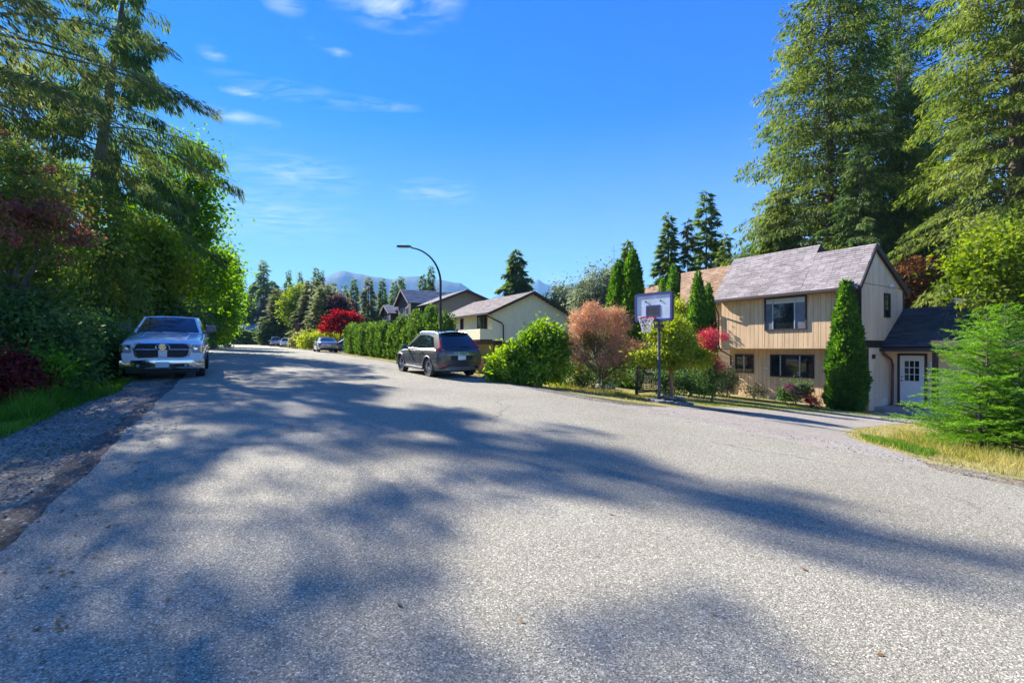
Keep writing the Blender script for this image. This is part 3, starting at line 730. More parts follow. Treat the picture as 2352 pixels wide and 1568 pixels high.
t = MB(); t.box(.004, .036, 4.16, 4.27, 2.93, 5.15); t.build('corner_trim', M_trim, house)
t = MB(); t.box(XL - .02, 0, 0.0, .64, 2.585, 2.625); t.build('soffit', M_siding, house)
t = MB(); t.box(XL - .0, .0, -.35, .0, 5.07, 5.10); t.build('soffit', M_siding, house)
t = MB(); t.box(XL, .02, .68, .74, -.5, -.16); t.box(-.03, .03, .7, 2.9, -.5, -.16); t.build('foundation', M_concrete, house)
window(house, *win_u[:2], .0, *win_u[2:], splits=(-3.62, -2.62), panes=[M_glassw, M_glass, M_glassw], blind={0: .22, 1: .24, 2: .24}, label='wide upper window with a blind half raised')
window(house, *win_l[:2], .65, *win_l[2:], splits=(-3.62, -2.72), label='wide dark ground floor window')
window(house, *win_s[:2], .65, *win_s[2:], splits=(-5.48,), label='small ground floor window at the far corner')
window(house, *gw[:2], .004, *gw[2:], axis='y', out=1, fr=.05, splits=(), label='narrow upright window in the end wall')
# roof: the front slope in two heights, the taller part at the far end
ye, ze = -.33, 5.13
yl, zl = 1.55, 7.45
yr, zr = 1.2, 7.02
roof_plane(house, 'roof', (XL - .3, ye, ze), (-2.25, ye, ze), (XL - .3, yl, zl), (-2.25, yl, zl), .135, .32, M_sh_grey, 11)
roof_plane(house, 'roof', (-2.25, ye, ze), (.10, ye, ze), (-2.25, yr, zr), (.10, yr, zr), .135, .32, M_sh_grey, 12)
roof_plane(house, 'roof', (XL - .3, 4.6, 5.3), (-2.25, 4.6, 5.3), (XL - .3, yl, zl), (-2.25, yl, zl), .16, .4, M_sh_grey, 13)
roof_plane(house, 'roof', (-2.25, 4.6, 5.14), (.12, 4.6, 5.14), (-2.25, yr, zr), (.12, yr, zr), .16, .4, M_sh_grey, 14)
t = MB(); t.prism([(yr, zr - .14), (yl, zl - .02), (4.5, 5.33), (4.5, 5.1)], 'x', -2.32, -2.22); t.build('gable_infill', M_trim, house)
t = MB()
for p, q in (((ye - .02, ze - .02), (yr, zr + .02)), ((yr, zr + .02), (4.62, 5.16))):
    dx, dz = q[0] - p[0], q[1] - p[1]
    t.prism([(p[0], p[1] - .24), (q[0], q[1] - .24), q, p], 'x', .105, .145)
t.build('bargeboard', M_trim, house)
t = MB(); t.cbox(XL - .32, .1, ye - .12, ye - .005, ze - .16, ze - .02, .02); t.build('gutter', M_trim, house)
t = MB(); t.tube([(XL - .12, ye - .05, ze - .15), (XL - .12, ye - .03, ze - .35), (XL - .12, -.07, ze - .75), (XL - .12, -.07, 2.75), (XL - .12, .1, 2.5), (XL + .15, .58, 2.2), (XL + .15, .6, .1)], .045, 6); t.build('downspout', M_rust, house)
# lower gable-side details
t = MB(); t.box(.02, .05, 1.0, 1.3, 2.28, 2.33); t.box(.02, .13, 1.0, 1.03, 2.15, 2.33); t.build('wall_lamp', M_trim, house)
t = MB(); t.lathe([(.0, 0), (.07, .0), (.085, .06), (.05, .13), (0, .14)], 12, (.08, 2.75, 5.28)); t.build('floodlight', M_white, house, 40)
t = MB(); t.cbox(.0, .035, 2.1, 2.5, .1, .42, .01); t.build('vent_cover', M_white, house)
t = MB(); t.cbox(.0, .03, 1.35, 1.45, .5, .62, .008); t.build('outlet_cover', M_white, house)
t = MB(); t.lathe([(0, 0), (.11, 0), (.12, -.05), (.09, -.13), (0, -.14)], 16, (-6.15, .64, 1.62), 'y'); t.box(-6.2, -6.1, .59, .648, .2, 1.5); t.build('electric_meter', M_alu, house, 40)
t = MB(); t.lathe([(0, 0), (.06, 0), (.05, -.05), (0, -.06)], 12, (-4.3, .64, 1.62), 'y'); t.build('wall_light', M_white, house, 40)
# ---- entry wing
lap_wall(house, .02, 9.5, 2.9, .1, 2.75, M_siding_end, .19, holes=[(.28, 1.27, .2, 2.4)])
t = MB(); t.box(.0, 9.5, 2.905, 6.5, -.3, 2.75); t.prism([(2.9, 2.76), (6.4, 2.76), (4.25, 4.3)], 'x', 1.8, 9.4); t.build('wing_wall', M_siding_end, house)
roof_plane(house, 'roof', (-.0, 1.87, 2.66), (1.72, 1.87, 2.66), (-.0, 4.3, 4.42), (1.72, 4.3, 4.42), .15, .35, M_sh_dark, 21)
roof_plane(house, 'roof', (1.72, 1.80, 2.90), (9.7, 1.80, 2.90), (1.72, 4.3, 4.72), (9.7, 4.3, 4.72), .15, .35, M_sh_dark, 22, thick=.32, fascia=M_siding_end)
t = MB(); t.box(-.02, 9.7, 1.74, 1.86, 2.46, 2.6); t.build('gutter', M_trim, house)
t = MB(); t.box(.0, 9.5, 1.9, 2.87, 2.44, 2.475); t.build('porch_soffit', M_siding_end, house)
t = MB(); t.box(1.74, 1.9, 1.88, 2.04, .12, 2.44); t.build('porch_post', M_trim, house)
t = MB(); t.tube([(.12, 1.78, 2.5), (.12, 1.9, 2.36), (.14, 2.55, 2.1), (.14, 2.72, 1.9), (.12, 2.72, .2), (.12, 2.5, .12)], .05, 6); t.build('downspout', M_rust, house)
dx0, dx1, dz0, dz1 = .35, 1.20, .22, 2.28
t = MB(); t.box(dx0 - .09, dx0, 2.84, 2.9, dz0 - .05, dz1 + .09); t.box(dx1, dx1 + .09, 2.84, 2.9, dz0 - .05, dz1 + .09); t.box(dx0, dx1, 2.84, 2.9, dz1, dz1 + .09); t.build('door_frame', M_trim, house)
t = MB(); t.box(dx0, dx1, 2.86, 2.895, dz0, dz1)
door = t.build('door', M_white, house); door['label'] = 'white front door with a nine pane window'
px0, px1, pz0, pz1 = dx0 + .16, dx1 - .16, 1.18, 2.06
t = MB()
for i in range(4):
    x = px0 + (px1 - px0) * i / 3; t.box(x - .014, x + .014, 2.838, 2.853, pz0 - .014, pz1 + .014)
for i in range(4):
    z = pz0 + (pz1 - pz0) * i / 3
    for j in range(3): t.box(px0 + (px1 - px0) * j / 3 + .014, px0 + (px1 - px0) * (j + 1) / 3 - .014, 2.838, 2.853, z - .014, z + .014)
t.build('glazing_bar', M_white, door)
for i in range(3):
    for j in range(3):
        a = px0 + (px1 - px0) * i / 3; c = pz0 + (pz1 - pz0) * j / 3
        t = MB(); t.box(a + .014, a + (px1 - px0) / 3 - .014, 2.846, 2.856, c + .014, c + (pz1 - pz0) / 3 - .014); t.build('pane', M_glass, door)
for a in (dx0 + .13, dx0 + .46):
    t = MB(); t.cbox(a, a + .26, 2.845, 2.859, .42, 1.02, .006); t.build('door_panel', M_white, door)
t = MB(); t.lathe([(0, -.06), (.028, -.055), (.03, -.03), (.012, -.015), (.03, 0)], 12, (dx0 + .07, 2.858, 1.2), 'y'); t.lathe([(0, -.02), (.03, -.015), (.03, 0)], 12, (dx0 + .07, 2.858, 1.36), 'y'); t.build('handle', M_trim, door, 40)
t = MB(); t.box(dx0 - .05, dx1 + .05, 2.7, 2.86, dz0 - .12, dz0 - .03); t.build('door_sill', M_rust, house)
t = MB(); t.cbox(1.38, 1.50, 2.78, 2.868, 1.75, 2.05, .015); t.build('porch_lamp', M_white, house)
t = MB(); t.box(-.3, 6.0, 1.25, 2.9, -.5, .10); t.build('porch_slab', M_concrete, house)

# ---- the tan roofed house joined on behind
house2 = thing('house', 'house with tan shingle roof joined to the far end of the beige house', 'house', (HR[0], HR[1], HB), HROT)
roof_plane(house2, 'roof', (-9.75, .95, 5.2), (-6.7, .95, 5.2), (-10.95, 2.6, 7.36), (-6.7, 2.6, 7.36), .15, .34, M_sh_brown, 31)
roof_plane(house2, 'roof', (-10.4, 6.4, 5.2), (-6.7, 6.4, 5.2), (-10.95, 2.6, 7.36), (-6.7, 2.6, 7.36), .2, .5, M_sh_brown, 32)
t = MB(); t.prism([(1.3, -.5), (5.9, -.5), (5.9, 5.2), (2.6, 7.0), (1.3, 5.3)], 'x', -9.6, -6.7); t.build('wall', M_groove, house2)
board_wall(house2, -9.6, -6.7, 1.3, 2.6, 5.1, [(-9.35, -8.35, 3.2, 4.7)], M_siding, .25, seed=41)
window(house2, -9.35, -8.35, 1.28, 3.2, 4.7, splits=(-8.85,), mframe=M_white)
t = MB(); t.cbox(-9.75, -6.7, .84, .95, 5.02, 5.16, .02); t.build('gutter', M_trim, house2)
t = MB(); t.prism([(.9, 5.0), (2.6, 7.2), (2.6, 6.9), (1.3, 5.0)], 'x', -9.66, -9.6); t.build('bargeboard', M_trim, house2)

# ---- far tan roof seen beside the basketball board
hx, hy = P(1497, 44); h3 = thing('house', 'small tan roof showing between dark columns behind the basketball board', 'house', (hx, hy, hzf(hx, hy)), HROT)
zt_ = ZY(655, 44) - hzf(hx, hy)
roof_plane(h3, 'roof', (-1.4, -1.2, zt_ - 1.6), (2.2, -1.2, zt_ - 1.6), (-1.4, .6, zt_), (2.2, .6, zt_), .2, .4, M_sh_brown, 33)
t = MB(); t.box(-1.2, 2.0, -.8, 3.5, -1, zt_ - 1.5); t.build('wall', M_siding, h3)

# ---- cream house with the lap siding gable
M_cream = mat('cream_lap_siding', (.80, .74, .47), .7, var=.06, scale=2)
M_brownwood = mat('stained_wood', (.26, .10, .035), .6, var=.3, scale=6, stretch=(1, 1, .3))
cx0, cy0 = P(1131, 42.0)
cream = thing('house', 'cream lap sided house with brown shingle roof beyond the lime green bush', 'house', (cx0, cy0, ZY(782, 42) - 2.5), math.atan2(-math.cos(TH), math.sin(TH)))
CG, CL, ZE2, ZR2, ZF = 8.2, 11.5, 5.05, 6.95, 2.5
t = MB(); t.prism([(.03, ZF), (CG, ZF), (CG, ZE2), (CG / 2, ZR2 - .15), (.03, ZE2)], 'x', -CL, -.03); t.build('wall', M_cream, cream)
t = MB(); t.box(-CL, -1.6, 1.6, CG - .2, -1.5, ZF); t.build('basement_wall', mat('ochre_render', (.50, .42, .2), .85, var=.12), cream)
lap_wall(cream, 0, CG, -.02, ZF, ZR2 - .12, M_cream, .2, axis='y', out=1, prof=lambda z: (0.02, CG - .02) if z < ZE2 - .1 else (.02 + (z - ZE2 + .1) * 2.15, CG - .02 - (z - ZE2 + .1) * 2.15))
hol = [(-2.9, -.9, 3.35, 4.95), (-6.6, -5.9, 2.6, 4.75), (-9.6, -8.4, 3.3, 4.7)]
lap_wall(cream, -CL, -.02, .02, ZF, ZE2, M_cream, .2, holes=hol)
window(cream, -2.9, -.9, .0, 3.35, 4.95, splits=(-2.2, -1.55), mframe=M_brownwood, mull=M_brownwood, label='large brown framed window above the balcony')
window(cream, -6.6, -5.9, .0, 2.6, 4.75, mframe=M_trim)
window(cream, -9.6, -8.4, .0, 3.3, 4.7, splits=(-9.0,), mframe=M_brownwood, mull=M_brownwood)
roof_plane(cream, 'roof', (-CL - .4, -.6, ZE2 - .12), (.5, -.6, ZE2 - .12), (-CL - .4, CG / 2, ZR2 + .1), (.5, CG / 2, ZR2 + .1), .2, .45, M_sh_mid, 51, .12)
roof_plane(cream, 'roof', (-CL - .4, CG + .6, ZE2 - .12), (.5, CG + .6, ZE2 - .12), (-CL - .4, CG / 2, ZR2 + .1), (.5, CG / 2, ZR2 + .1), .25, .6, M_sh_mid, 52, .12)
t = MB(); t.prism([(-.62, ZE2 - .36), (CG / 2, ZR2 - .14), (CG + .62, ZE2 - .36), (CG + .62, ZE2 - .14), (CG / 2, ZR2 + .1), (-.62, ZE2 - .14)], 'x', .51, .55); t.build('bargeboard', M_trim, cream)
t = MB(); t.box(-CL - .4, .5, -.74, -.61, ZE2 - .28, ZE2 - .14); t.build('gutter', M_trim, cream)
t = MB(); t.tube([(.1, -.66, ZE2 - .25), (.12, -.6, ZE2 - .4), (.12, .9, ZE2 - 1.0), (.12, 1.05, ZE2 - 1.2), (.12, 1.05, ZF - .1)], .06, 6); t.build('downspout', M_trim, cream)
bal = MB(); bal.box(-3.4, .0, -1.2, -.0, ZF - .02, ZF + .1); b_ = bal.build('balcony', M_trim, cream)
lap_wall(b_, -3.4, .0, -1.2, ZF + .1, ZF + 1.0, M_cream, .18, name='parapet')
lap_wall(b_, -1.2, -.0, -.0, ZF + .1, ZF + 1.0, M_cream, .18, axis='y', out=1, name='parapet')
t = MB(); t.box(-CL, -.05, -.05, CG, ZF - .28, ZF - .03); t.build('floor_beam', M_trim, cream)
t = MB()
for i in range(9): t.box(-3.5 - i * .2, -3.46 - i * .2, -1.15, -1.11, ZF, ZF + 1.0)
t.box(-5.4, -3.4, -1.16, -1.1, ZF + 1.0, ZF + 1.06); t.build('railing', M_white, b_)
t = MB(); t.box(-.4, -.05, .3, .6, -1.5, ZF - .28); t.box(-.4, -.05, 5, 5.3, -1.5, ZF - .28); t.build('carport_post', M_trim, cream)

# ---- dark brown house with two gables, farther up the street
M_umber = mat('dark_brown_boards', (.075, .055, .045), .75, var=.25, scale=2, stretch=(1, 1, .2))
M_taupe = mat('taupe_siding', (.26, .21, .165), .75, var=.08, scale=1.5)
M_sh_far = shingle_mat('grey_brown_shingles', [(.17, .155, .15), (.25, .23, .22), (.32, .30, .28)])
D3 = 72.0; k3 = F / D3
bx0, by0 = P(985, D3)
bz0 = hzf(*P(1010, D3))
bh = thing('house', 'dark brown house with two street gables rising above the cedar hedge', 'house', (bx0, by0, bz0), math.atan2(-math.cos(TH), math.sin(TH)))
def zz(py, D=D3): return ZY(py, D) - bz0
# local: x towards the camera, y to the right away from the street
def gable_block(x0, x1, y0, y1, zb, ze_, zr_, wall, ov=.5, seed=60, ridge='y', wn_=None):
    """block whose gable faces the street (ridge along y)"""
    xm = (x0 + x1) / 2
    t = MB(); t.prism([(x0, zb), (x1, zb), (x1, ze_), (xm, zr_), (x0, ze_)], 'y', y0, y1); t.build('wall', wall, bh)
    for sx, sd in ((x0 - ov, seed), (x1 + ov, seed + 1)):
        k = (zr_ - ze_) / (xm - x0); zo = ze_ - k * ov + .15
        roof_plane(bh, 'roof', (sx, y0 - ov, zo), (sx, y1 + .3, zo), (xm, y0 - ov, zr_ + .15), (xm, y1 + .3, zr_ + .15), .35, .7, M_sh_far, sd, .14)
    t = MB(); k = (zr_ - ze_) / (xm - x0)
    t.prism([(x0 - ov, ze_ - k * ov - .1), (xm, zr_ - .1), (x1 + ov, ze_ - k * ov - .1), (x1 + ov, ze_ - k * ov + .17), (xm, zr_ + .17), (x0 - ov, ze_ - k * ov + .17)], 'y', y0 - ov - .06, y0 - ov - .01); t.build('bargeboard', M_white if False else M_taupe, bh)
# positions: D at the near right end 66 m, the far gable 84 m
gable_block(-7.2, -1.2, -2.4, 8, -1.5, zz(692), zz(662), M_umber, .6, 61)
gable_block(-17.5, -12.8, -2.0, 6, -1.5, zz(706), zz(686), M_umber, .5, 65)
t = MB(); t.box(-13.5, -7.0, -.6, 7, -1.5, zz(700)); t.build('wall', M_umber, bh)
roof_plane(bh, 'roof', (-13.6, -1.2, zz(700)), (-6.9, -1.2, zz(700)), (-13.6, 4, zz(680)), (-6.9, 4, zz(680)), .35, .7, M_sh_far, 67)
# large cross block at the near end, its gable towards the camera
y0, y1, ym = -1.4, 9.2, 3.4
t = MB(); t.prism([(y0, -1.5), (y1, -1.5), (y1, zz(690, 64)), (ym, zz(659, 64)), (y0, zz(690, 64))], 'x', -4.0, 5.5); t.build('wall', M_taupe, bh)
for yy, sd in ((y0 - .7, 71), (y1 + .7, 72)):
    zo = zz(690, 64) - .2
    roof_plane(bh, 'roof', (-4.2, yy, zo), (6.2, yy, zo), (-4.2, ym, zz(657, 64) + .1), (6.2, ym, zz(657, 64) + .1), .35, .7, M_sh_far, sd, .16)
t = MB(); t.prism([(y0 - .7, zz(690, 64) - .5), (ym, zz(657, 64) - .25), (y1 + .7, zz(690, 64) - .5), (y1 + .7, zz(690, 64) - .18), (ym, zz(657, 64) + .12), (y0 - .7, zz(690, 64) - .18)], 'x', 6.2, 6.28); t.build('bargeboard', M_trim, bh)
window(bh, -5.9, -4.4, -2.4, zz(722), zz(704), splits=(-5.15,), mframe=M_white, mull=M_white)
window(bh, -3.6, -2.2, -2.4, zz(722), zz(704), splits=(-2.9,), mframe=M_white, mull=M_white)
window(bh, -16.2, -15.2, -2.0, zz(730), zz(714), mframe=M_white)
window(bh, -14.6, -13.8, -2.0, zz(730), zz(714), mframe=M_white)
window(bh, -3.0, 4.6, -1.45, zz(712, 66), zz(698, 66), splits=(-1.2, .7, 2.6), mframe=M_umber)
t = MB(); t.box(-2.0, -1.2, 1.0, 1.8, zz(668), zz(655)); t.build('chimney', M_taupe, bh) if False else None
t = MB(); t.lathe([(0, .0), (.12, 0), (.12, .5), (.2, .5), (.2, .6), (0, .6)], 10, (-2.6, 2.5, zz(664))); t.build('roof_vent', M_alu, bh)
# low pale carport roof in front of it
lx, ly = P(868, 74); lh = thing('carport', 'low carport with pale flat pitched roof behind the far hedge', 'carport', (lx, ly, hzf(lx, ly)), math.atan2(-math.cos(TH), math.sin(TH)))
zc_ = ZY(742, 74) - hzf(lx, ly)
roof_plane(lh, 'roof', (-4, -2.5, zc_ - .4), (6, -2.5, zc_ - .4), (-4, 2.5, zc_ + .55), (6, 2.5, zc_ + .55), .5, .8, M_sh_mid, 81, .2)
t = MB(); t.box(-3.5, 5.5, -1.8, 2.4, -.5, zc_ - .3); t.build('wall', M_taupe, lh)

# ---- house at the end of the street with grey low pitched roofs
ex, ey = P(566, 125); eh = thing('house', 'low house with grey roofs at the far end of the street', 'house', (ex, ey, hzf(ex, ey)), R(14))
ze0 = ZY(760, 125) - hzf(ex, ey)
t = MB(); t.box(-4.5, 5, 0, 7, -1, ze0 + .4); t.build('wall', M_cream, eh)
roof_plane(eh, 'roof', (-5.2, -1.2, ze0), (5.6, -1.2, ze0 + .1), (-2, 3, ze0 + 1.7), (5.6, 3, ze0 + 1.8), .6, 1., M_sh_far, 91)
t = MB(); t.prism([(-5.5, ze0 - .3), (-2.4, ze0 + 1.0), (1.5, ze0 - .3)], 'y', -2.2, -1.3); t.build('gable_wall', M_umber, eh)
roof_plane(eh, 'roof', (-5.8, -2.8, ze0 - .35), (-5.8, 0, ze0 - .35), (-2.3, -2.8, ze0 + 1.15), (-2.3, 0, ze0 + 1.15), .6, 1., M_sh_far, 92)
roof_plane(eh, 'roof', (2.0, -2.8, ze0 - .35), (2.0, 0, ze0 - .35), (-2.3, -2.8, ze0 + 1.15), (-2.3, 0, ze0 + 1.15), .6, 1., M_sh_far, 93)
window(eh, 2.2, 4.2, -.02, ze0 - 1.6, ze0 - .4, splits=(3.2,), mframe=M_white)
t = MB(); t.box(3.6, 4.5, 3.4, 4.2, ze0 + 1.2, ze0 + 2.6); t.build('chimney', M_rust, eh)
# ------------------------------------------------------------------ vehicles (local +y forward, x to the right, z up, origin on the ground)
def paint_mat(name, col, metal=.0, rough=.32, coat=1.0):
    return mat(name, col, rough, metal, var=.05, scale=1.5, coat=coat, spec=.5)
M_pt_white = paint_mat('white_car_paint', (.80, .82, .84), .0, .28)
M_pt_grey = paint_mat('grey_car_paint', (.068, .066, .064), .25, .36)
M_pt_silver = paint_mat('silver_car_paint', (.33, .33, .34), .6, .3)
M_pt_navy = paint_mat('navy_car_paint', (.018, .028, .06), .3, .3)
M_pt_black = paint_mat('black_car_paint', (.012, .015, .018), .2, .3)
M_plastic = mat('black_plastic', (.016, .016, .017), .55, var=.2)
M_greyplast = mat('grey_plastic', (.12, .12, .12), .5, var=.15)
M_rubber = mat('tyre_rubber', (.028, .027, .026), .85, var=.35, scale=9, bump=.4)
M_chrome = mat('chrome', (.75, .76, .78), .08, 1.0, var=.03)
M_rim = mat('alloy', (.55, .55, .56), .25, .9, var=.06)
M_cglass = glass_mat('car_glass', (.012, .018, .022), .02, 1.0)
M_lens = glass_mat('headlight_lens', (.32, .34, .36), .05, 1.0)
M_amber = glass_mat('amber_lens', (.45, .16, .03), .1, .8)
M_redlens = glass_mat('red_lens', (.50, .012, .012), .12, .8)
M_plate = mat('licence_plate', (.66, .68, .72), .5, var=.04, scale=12)

def lower_body(st, xsec=None):
    """loft: st = list of (y, half width, z bottom, z top, crown)"""
    ys = np.array([s[0] for s in st]); yy = np.unique(np.r_[np.linspace(ys[0], ys[-1], 46), ys])
    g = lambda k: np.interp(yy, ys, [s[k] for s in st])
    w, zb, zt, cr = g(1), g(2), g(3), g(4)
    prof = xsec or [(0, 0), (.82, 0), (.955, .05), (.995, .30), (1.0, .52), (.992, .72), (.965, .90), (.93, .965), (.86, 1.0), (.5, 1.0), (0, 1.0)]
    mb = MB(); rows = []
    for i, y in enumerate(yy):
        row = []
        for k, (a, b) in enumerate(prof):
            z = zb[i] + (zt[i] - zb[i]) * b
            if k >= len(prof) - 3: z += cr[i] * (1 - (a / .86) ** 2) if a < .86 else 0
            row.append((a * w[i], y, z))
        full = row + [(-p[0], p[1], p[2]) for p in reversed(row[1:-1])]
        rows.append([len(mb.v) + j for j in range(len(full))]); mb.v += full
    n = len(rows[0])
    for a, b in zip(rows, rows[1:]):
        for j in range(n): mb.f.append((a[j], a[(j + 1) % n], b[(j + 1) % n], b[j])); mb.mi.append(0)
    mb.f.append(tuple(rows[0])); mb.f.append(tuple(reversed(rows[-1]))); mb.mi += [0, 0]
    return mb
def boolean_cut(mb, cutters, mats):
    o = mb.build('body', mats); c = cutters.build('cutter', mats)
    c.data.polygons.foreach_set('material_index', [1] * len(c.data.polygons))
    md = o.modifiers.new('b', 'BOOLEAN'); md.operation = 'DIFFERENCE'; md.solver = 'EXACT'; md.object = c
    bpy.context.view_layer.update()
    me = bpy.data.meshes.new_from_object(o.evaluated_get(bpy.context.evaluated_depsgraph_get()))
    bpy.data.objects.remove(o); bpy.data.objects.remove(c)
    return me
class Patch:
    def __init__(s, c00, c10, c11, c01, bulge=0.0, bdir=None):
        s.c = [Vector(p) for p in (c00, c10, c11, c01)]; s.b = bulge
        n = (s.c[1] - s.c[0]).cross(s.c[3] - s.c[0]).normalized(); s.n = Vector(bdir).normalized() if bdir else n
    def p(s, u, v, off=0):
        q = s.c[0] * (1 - u) * (1 - v) + s.c[1] * u * (1 - v) + s.c[2] * u * v + s.c[3] * (1 - u) * v
        return q + s.n * (s.b * math.sin(math.pi * u) * (.6 + .4 * math.sin(math.pi * v)) + off)
    def fill(s, mb, poly=(0, 1, 0, 1), off=0, nu=8, nv=5, m=0, shape=None):
        """shape(u,v)->(u,v) lets a window be cut to its own outline"""
        base = len(mb.v)
        for j in range(nv + 1):
            for i in range(nu + 1):
                u, v = i / nu, j / nv
                if shape: u, v = shape(u, v)
                else: u, v = poly[0] + (poly[1] - poly[0]) * u, poly[2] + (poly[3] - poly[2]) * v
                mb.v.append(tuple(s.p(u, v, off)))
        for j in range(nv):
            for i in range(nu):
                a = base + j * (nu + 1) + i; mb.f.append((a, a + 1, a + nu + 2, a + nu + 1)); mb.mi.append(m)
def quad_shape(p00, p10, p11, p01):
    return lambda u, v: tuple(p00[k] * (1 - u) * (1 - v) + p10[k] * u * (1 - v) + p11[k] * u * v + p01[k] * (1 - u) * v for k in (0, 1))
def make_wheel(root, x, y, r, w, side, spokes, rim_m=None, rr=.68):
    mb = MB(); h = w / 2
    mb.lathe([(r * rr, -h * .8), (r * .93, -h), (r * .985, -h * .75), (r, -h * .3), (r, h * .3), (r * .985, h * .75), (r * .93, h), (r * rr, h * .8), (r * rr, -h * .8)], 32, (x, y, r), 'x')
    wh = mb.build('wheel', M_rubber, root, 40)
    rb_ = MB(); o = x + side * h * .55
    rb_.lathe([(0, 0), (r * .16, 0), (r * .18, -.02 * side), (r * .2, -.06 * side)], 20, (o + side * .01, y, r), 'x')
    rb_.lathe([(r * rr * .86, -.05 * side), (r * rr * .93, .012 * side), (r * rr * 1.02, .02 * side), (r * rr * 1.03, -.06 * side)], 32, (o, y, r), 'x')
    for k in range(spokes):
        a = 2 * math.pi * k / spokes + .3; da = 2.6 / spokes * .36
        def pt(q, rad, dx): return (o + dx, y + math.cos(q) * rad, r + math.sin(q) * rad)
        r0, r1 = r * .12, r * rr * .95
        V = [pt(a - da * 1.3, r0, .008 * side), pt(a + da * 1.3, r0, .008 * side), pt(a + da * .75, r1, 0), pt(a - da * .75, r1, 0),
             pt(a - da * 1.3, r0, -.04 * side), pt(a + da * 1.3, r0, -.04 * side), pt(a + da * .75, r1, -.04 * side), pt(a - da * .75, r1, -.04 * side)]
        rb_.raw(V, [(0, 1, 2, 3), (0, 4, 5, 1), (1, 5, 6, 2), (2, 6, 7, 3), (3, 7, 4, 0)])
    rb_.build('rim', rim_m or M_rim, wh, 35)
    d = MB(); d.lathe([(0, 0), (r * rr * .98, 0)], 24, (x + side * h * .1, y, r), 'x'); d.build('brake', M_plastic, wh)
    return wh

def car(name, label, cat, loc, rotz, sp, group=None, pitch=0.0, detail=2):
    root = thing(name, label, cat, loc, (pitch, 0, rotz), group)
    pt = sp['paint']; mats = [pt, M_plastic]
    body = lower_body(sp['st'], sp.get('xsec'))
    cut = MB(); r, W_ = sp['wr'], sp['W']
    for y in sp['wy']:
        for sx in (-1, 1):
            x0, x1 = sorted((sx * (W_ / 2 - .34), sx * (W_ / 2 + .2)))
            cut.tube([(x0, y, r * .98), (x1, y, r * .98)], r * 1.14, 28)
    me = boolean_cut(body, cut, mats)
    # cabin
    cb_ = sp['cab']    # dict: y0 cowl, y1 rear base, yf roof front, yr roof rear, zb0 belt front, zb1 belt rear, zr roof, wb half width at belt, wr half width at roof
    w0, w1 = cb_['wb'], cb_['wr']; wb1, wr1 = cb_.get('wb1', w0), cb_.get('wr1', w1)
    zr0, zr1 = cb_['zr'], cb_.get('zr1', cb_['zr'])
    B = {'fl': (-w0, cb_['y0'], cb_['zb0']), 'fr': (w0, cb_['y0'], cb_['zb0']), 'rr': (wb1, cb_['y1'], cb_['zb1']), 'rl': (-wb1, cb_['y1'], cb_['zb1'])}
    T_ = {'fl': (-w1, cb_['yf'], zr0), 'fr': (w1, cb_['yf'], zr0), 'rr': (wr1, cb_['yr'], zr1), 'rl': (-wr1, cb_['yr'], zr1)}
    ws = Patch(B['fr'], B['fl'], T_['fl'], T_['fr'], .14, (0, 1, .35))
    rw = Patch(B['rl'], B['rr'], T_['rr'], T_['rl'], .10, (0, -1, .2))
    sr = Patch(B['rr'], B['fr'], T_['fr'], T_['rr'], .05, (1, 0, .1)); slp = Patch(B['rl'], B['fl'], T_['fl'], T_['rl'], .05, (-1, 0, .1))
    mb = MB()
    for p_ in (ws, rw, sr, slp): p_.fill(mb, nu=12, nv=6)
    # roof: grid whose border follows the four patches, crowned, with a rounded shoulder
    nu, nv = 16, 12; base = len(mb.v)
    for j in range(nv + 1):
        v = j / nv
        L_ = slp.p(v, 1.0); R_ = sr.p(v, 1.0)
        for i in range(nu + 1):
            u = i / nu; q = L_.lerp(R_, u)
            fb = rw.p(u, 1.0).y * (1 - v) + ws.p(1 - u, 1.0).y * v - (rw.p(0, 1.0).y * (1 - v) + ws.p(0, 1.0).y * v)
            q = Vector((q.x, q.y + fb, q.z + cb_.get('crown', .07) * (math.sin(math.pi * u) ** .6) * (math.sin(math.pi * (.06 + .88 * v)) ** .5)))
            mb.v.append(tuple(q))
    for j in range(nv):
        for i in range(nu):
            a = base + j * (nu + 1) + i; mb.f.append((a, a + 1, a + nu + 2, a + nu + 1)); mb.mi.append(0)
    for k in sp.get('extra', []): k(mb)
    tmp = mb.build('cabin', mats)
    bm = bmesh.new(); bm.from_mesh(me); bm.from_mesh(tmp.data); bmesh.ops.recalc_face_normals(bm, faces=bm.faces)
    me2 = bpy.data.meshes.new('body'); bm.to_mesh(me2); bm.free(); bpy.data.objects.remove(tmp)
    for q in mats: me2.materials.append(q)
    me2.polygons.foreach_set('use_smooth', [True] * len(me2.polygons)); me2.set_sharp_from_angle(angle=R(38))
    b = link('body', me2, root)
    m = MB(); ws.fill(m, (.045, .955, .05, .94), .010, 12, 6); m.build('windscreen', M_cglass, root, 60)
    m = MB(); rw.fill(m, sp.get('rearwin', (.07, .93, .12, .93)), .010, 12, 5, shape=sp.get('rearshape')); m.build('rear_window', M_cglass, root, 60)
    for pch, fl in ((sr, 0), (slp, 0)):
        for shp in sp['side']:
            m = MB(); pch.fill(m, off=.010, nu=6, nv=5, shape=quad_shape(*shp)); m.build('side_window', M_cglass, root, 60)
    for y in sp['wy']:
        for sx in (-1, 1): make_wheel(root, sx * (W_ / 2 - .14), y, r, .24, sx, sp.get('spokes', 10))
    root['tmp'] = 0; del root['tmp']
    return root, dict(ws=ws, rw=rw, sr=sr, sl=slp)
def part(root, name, m, f, smooth=None, label=None):
    b = MB(); f(b); o = b.build(name, m, root, smooth)
    if label: o['label'] = label
    return o
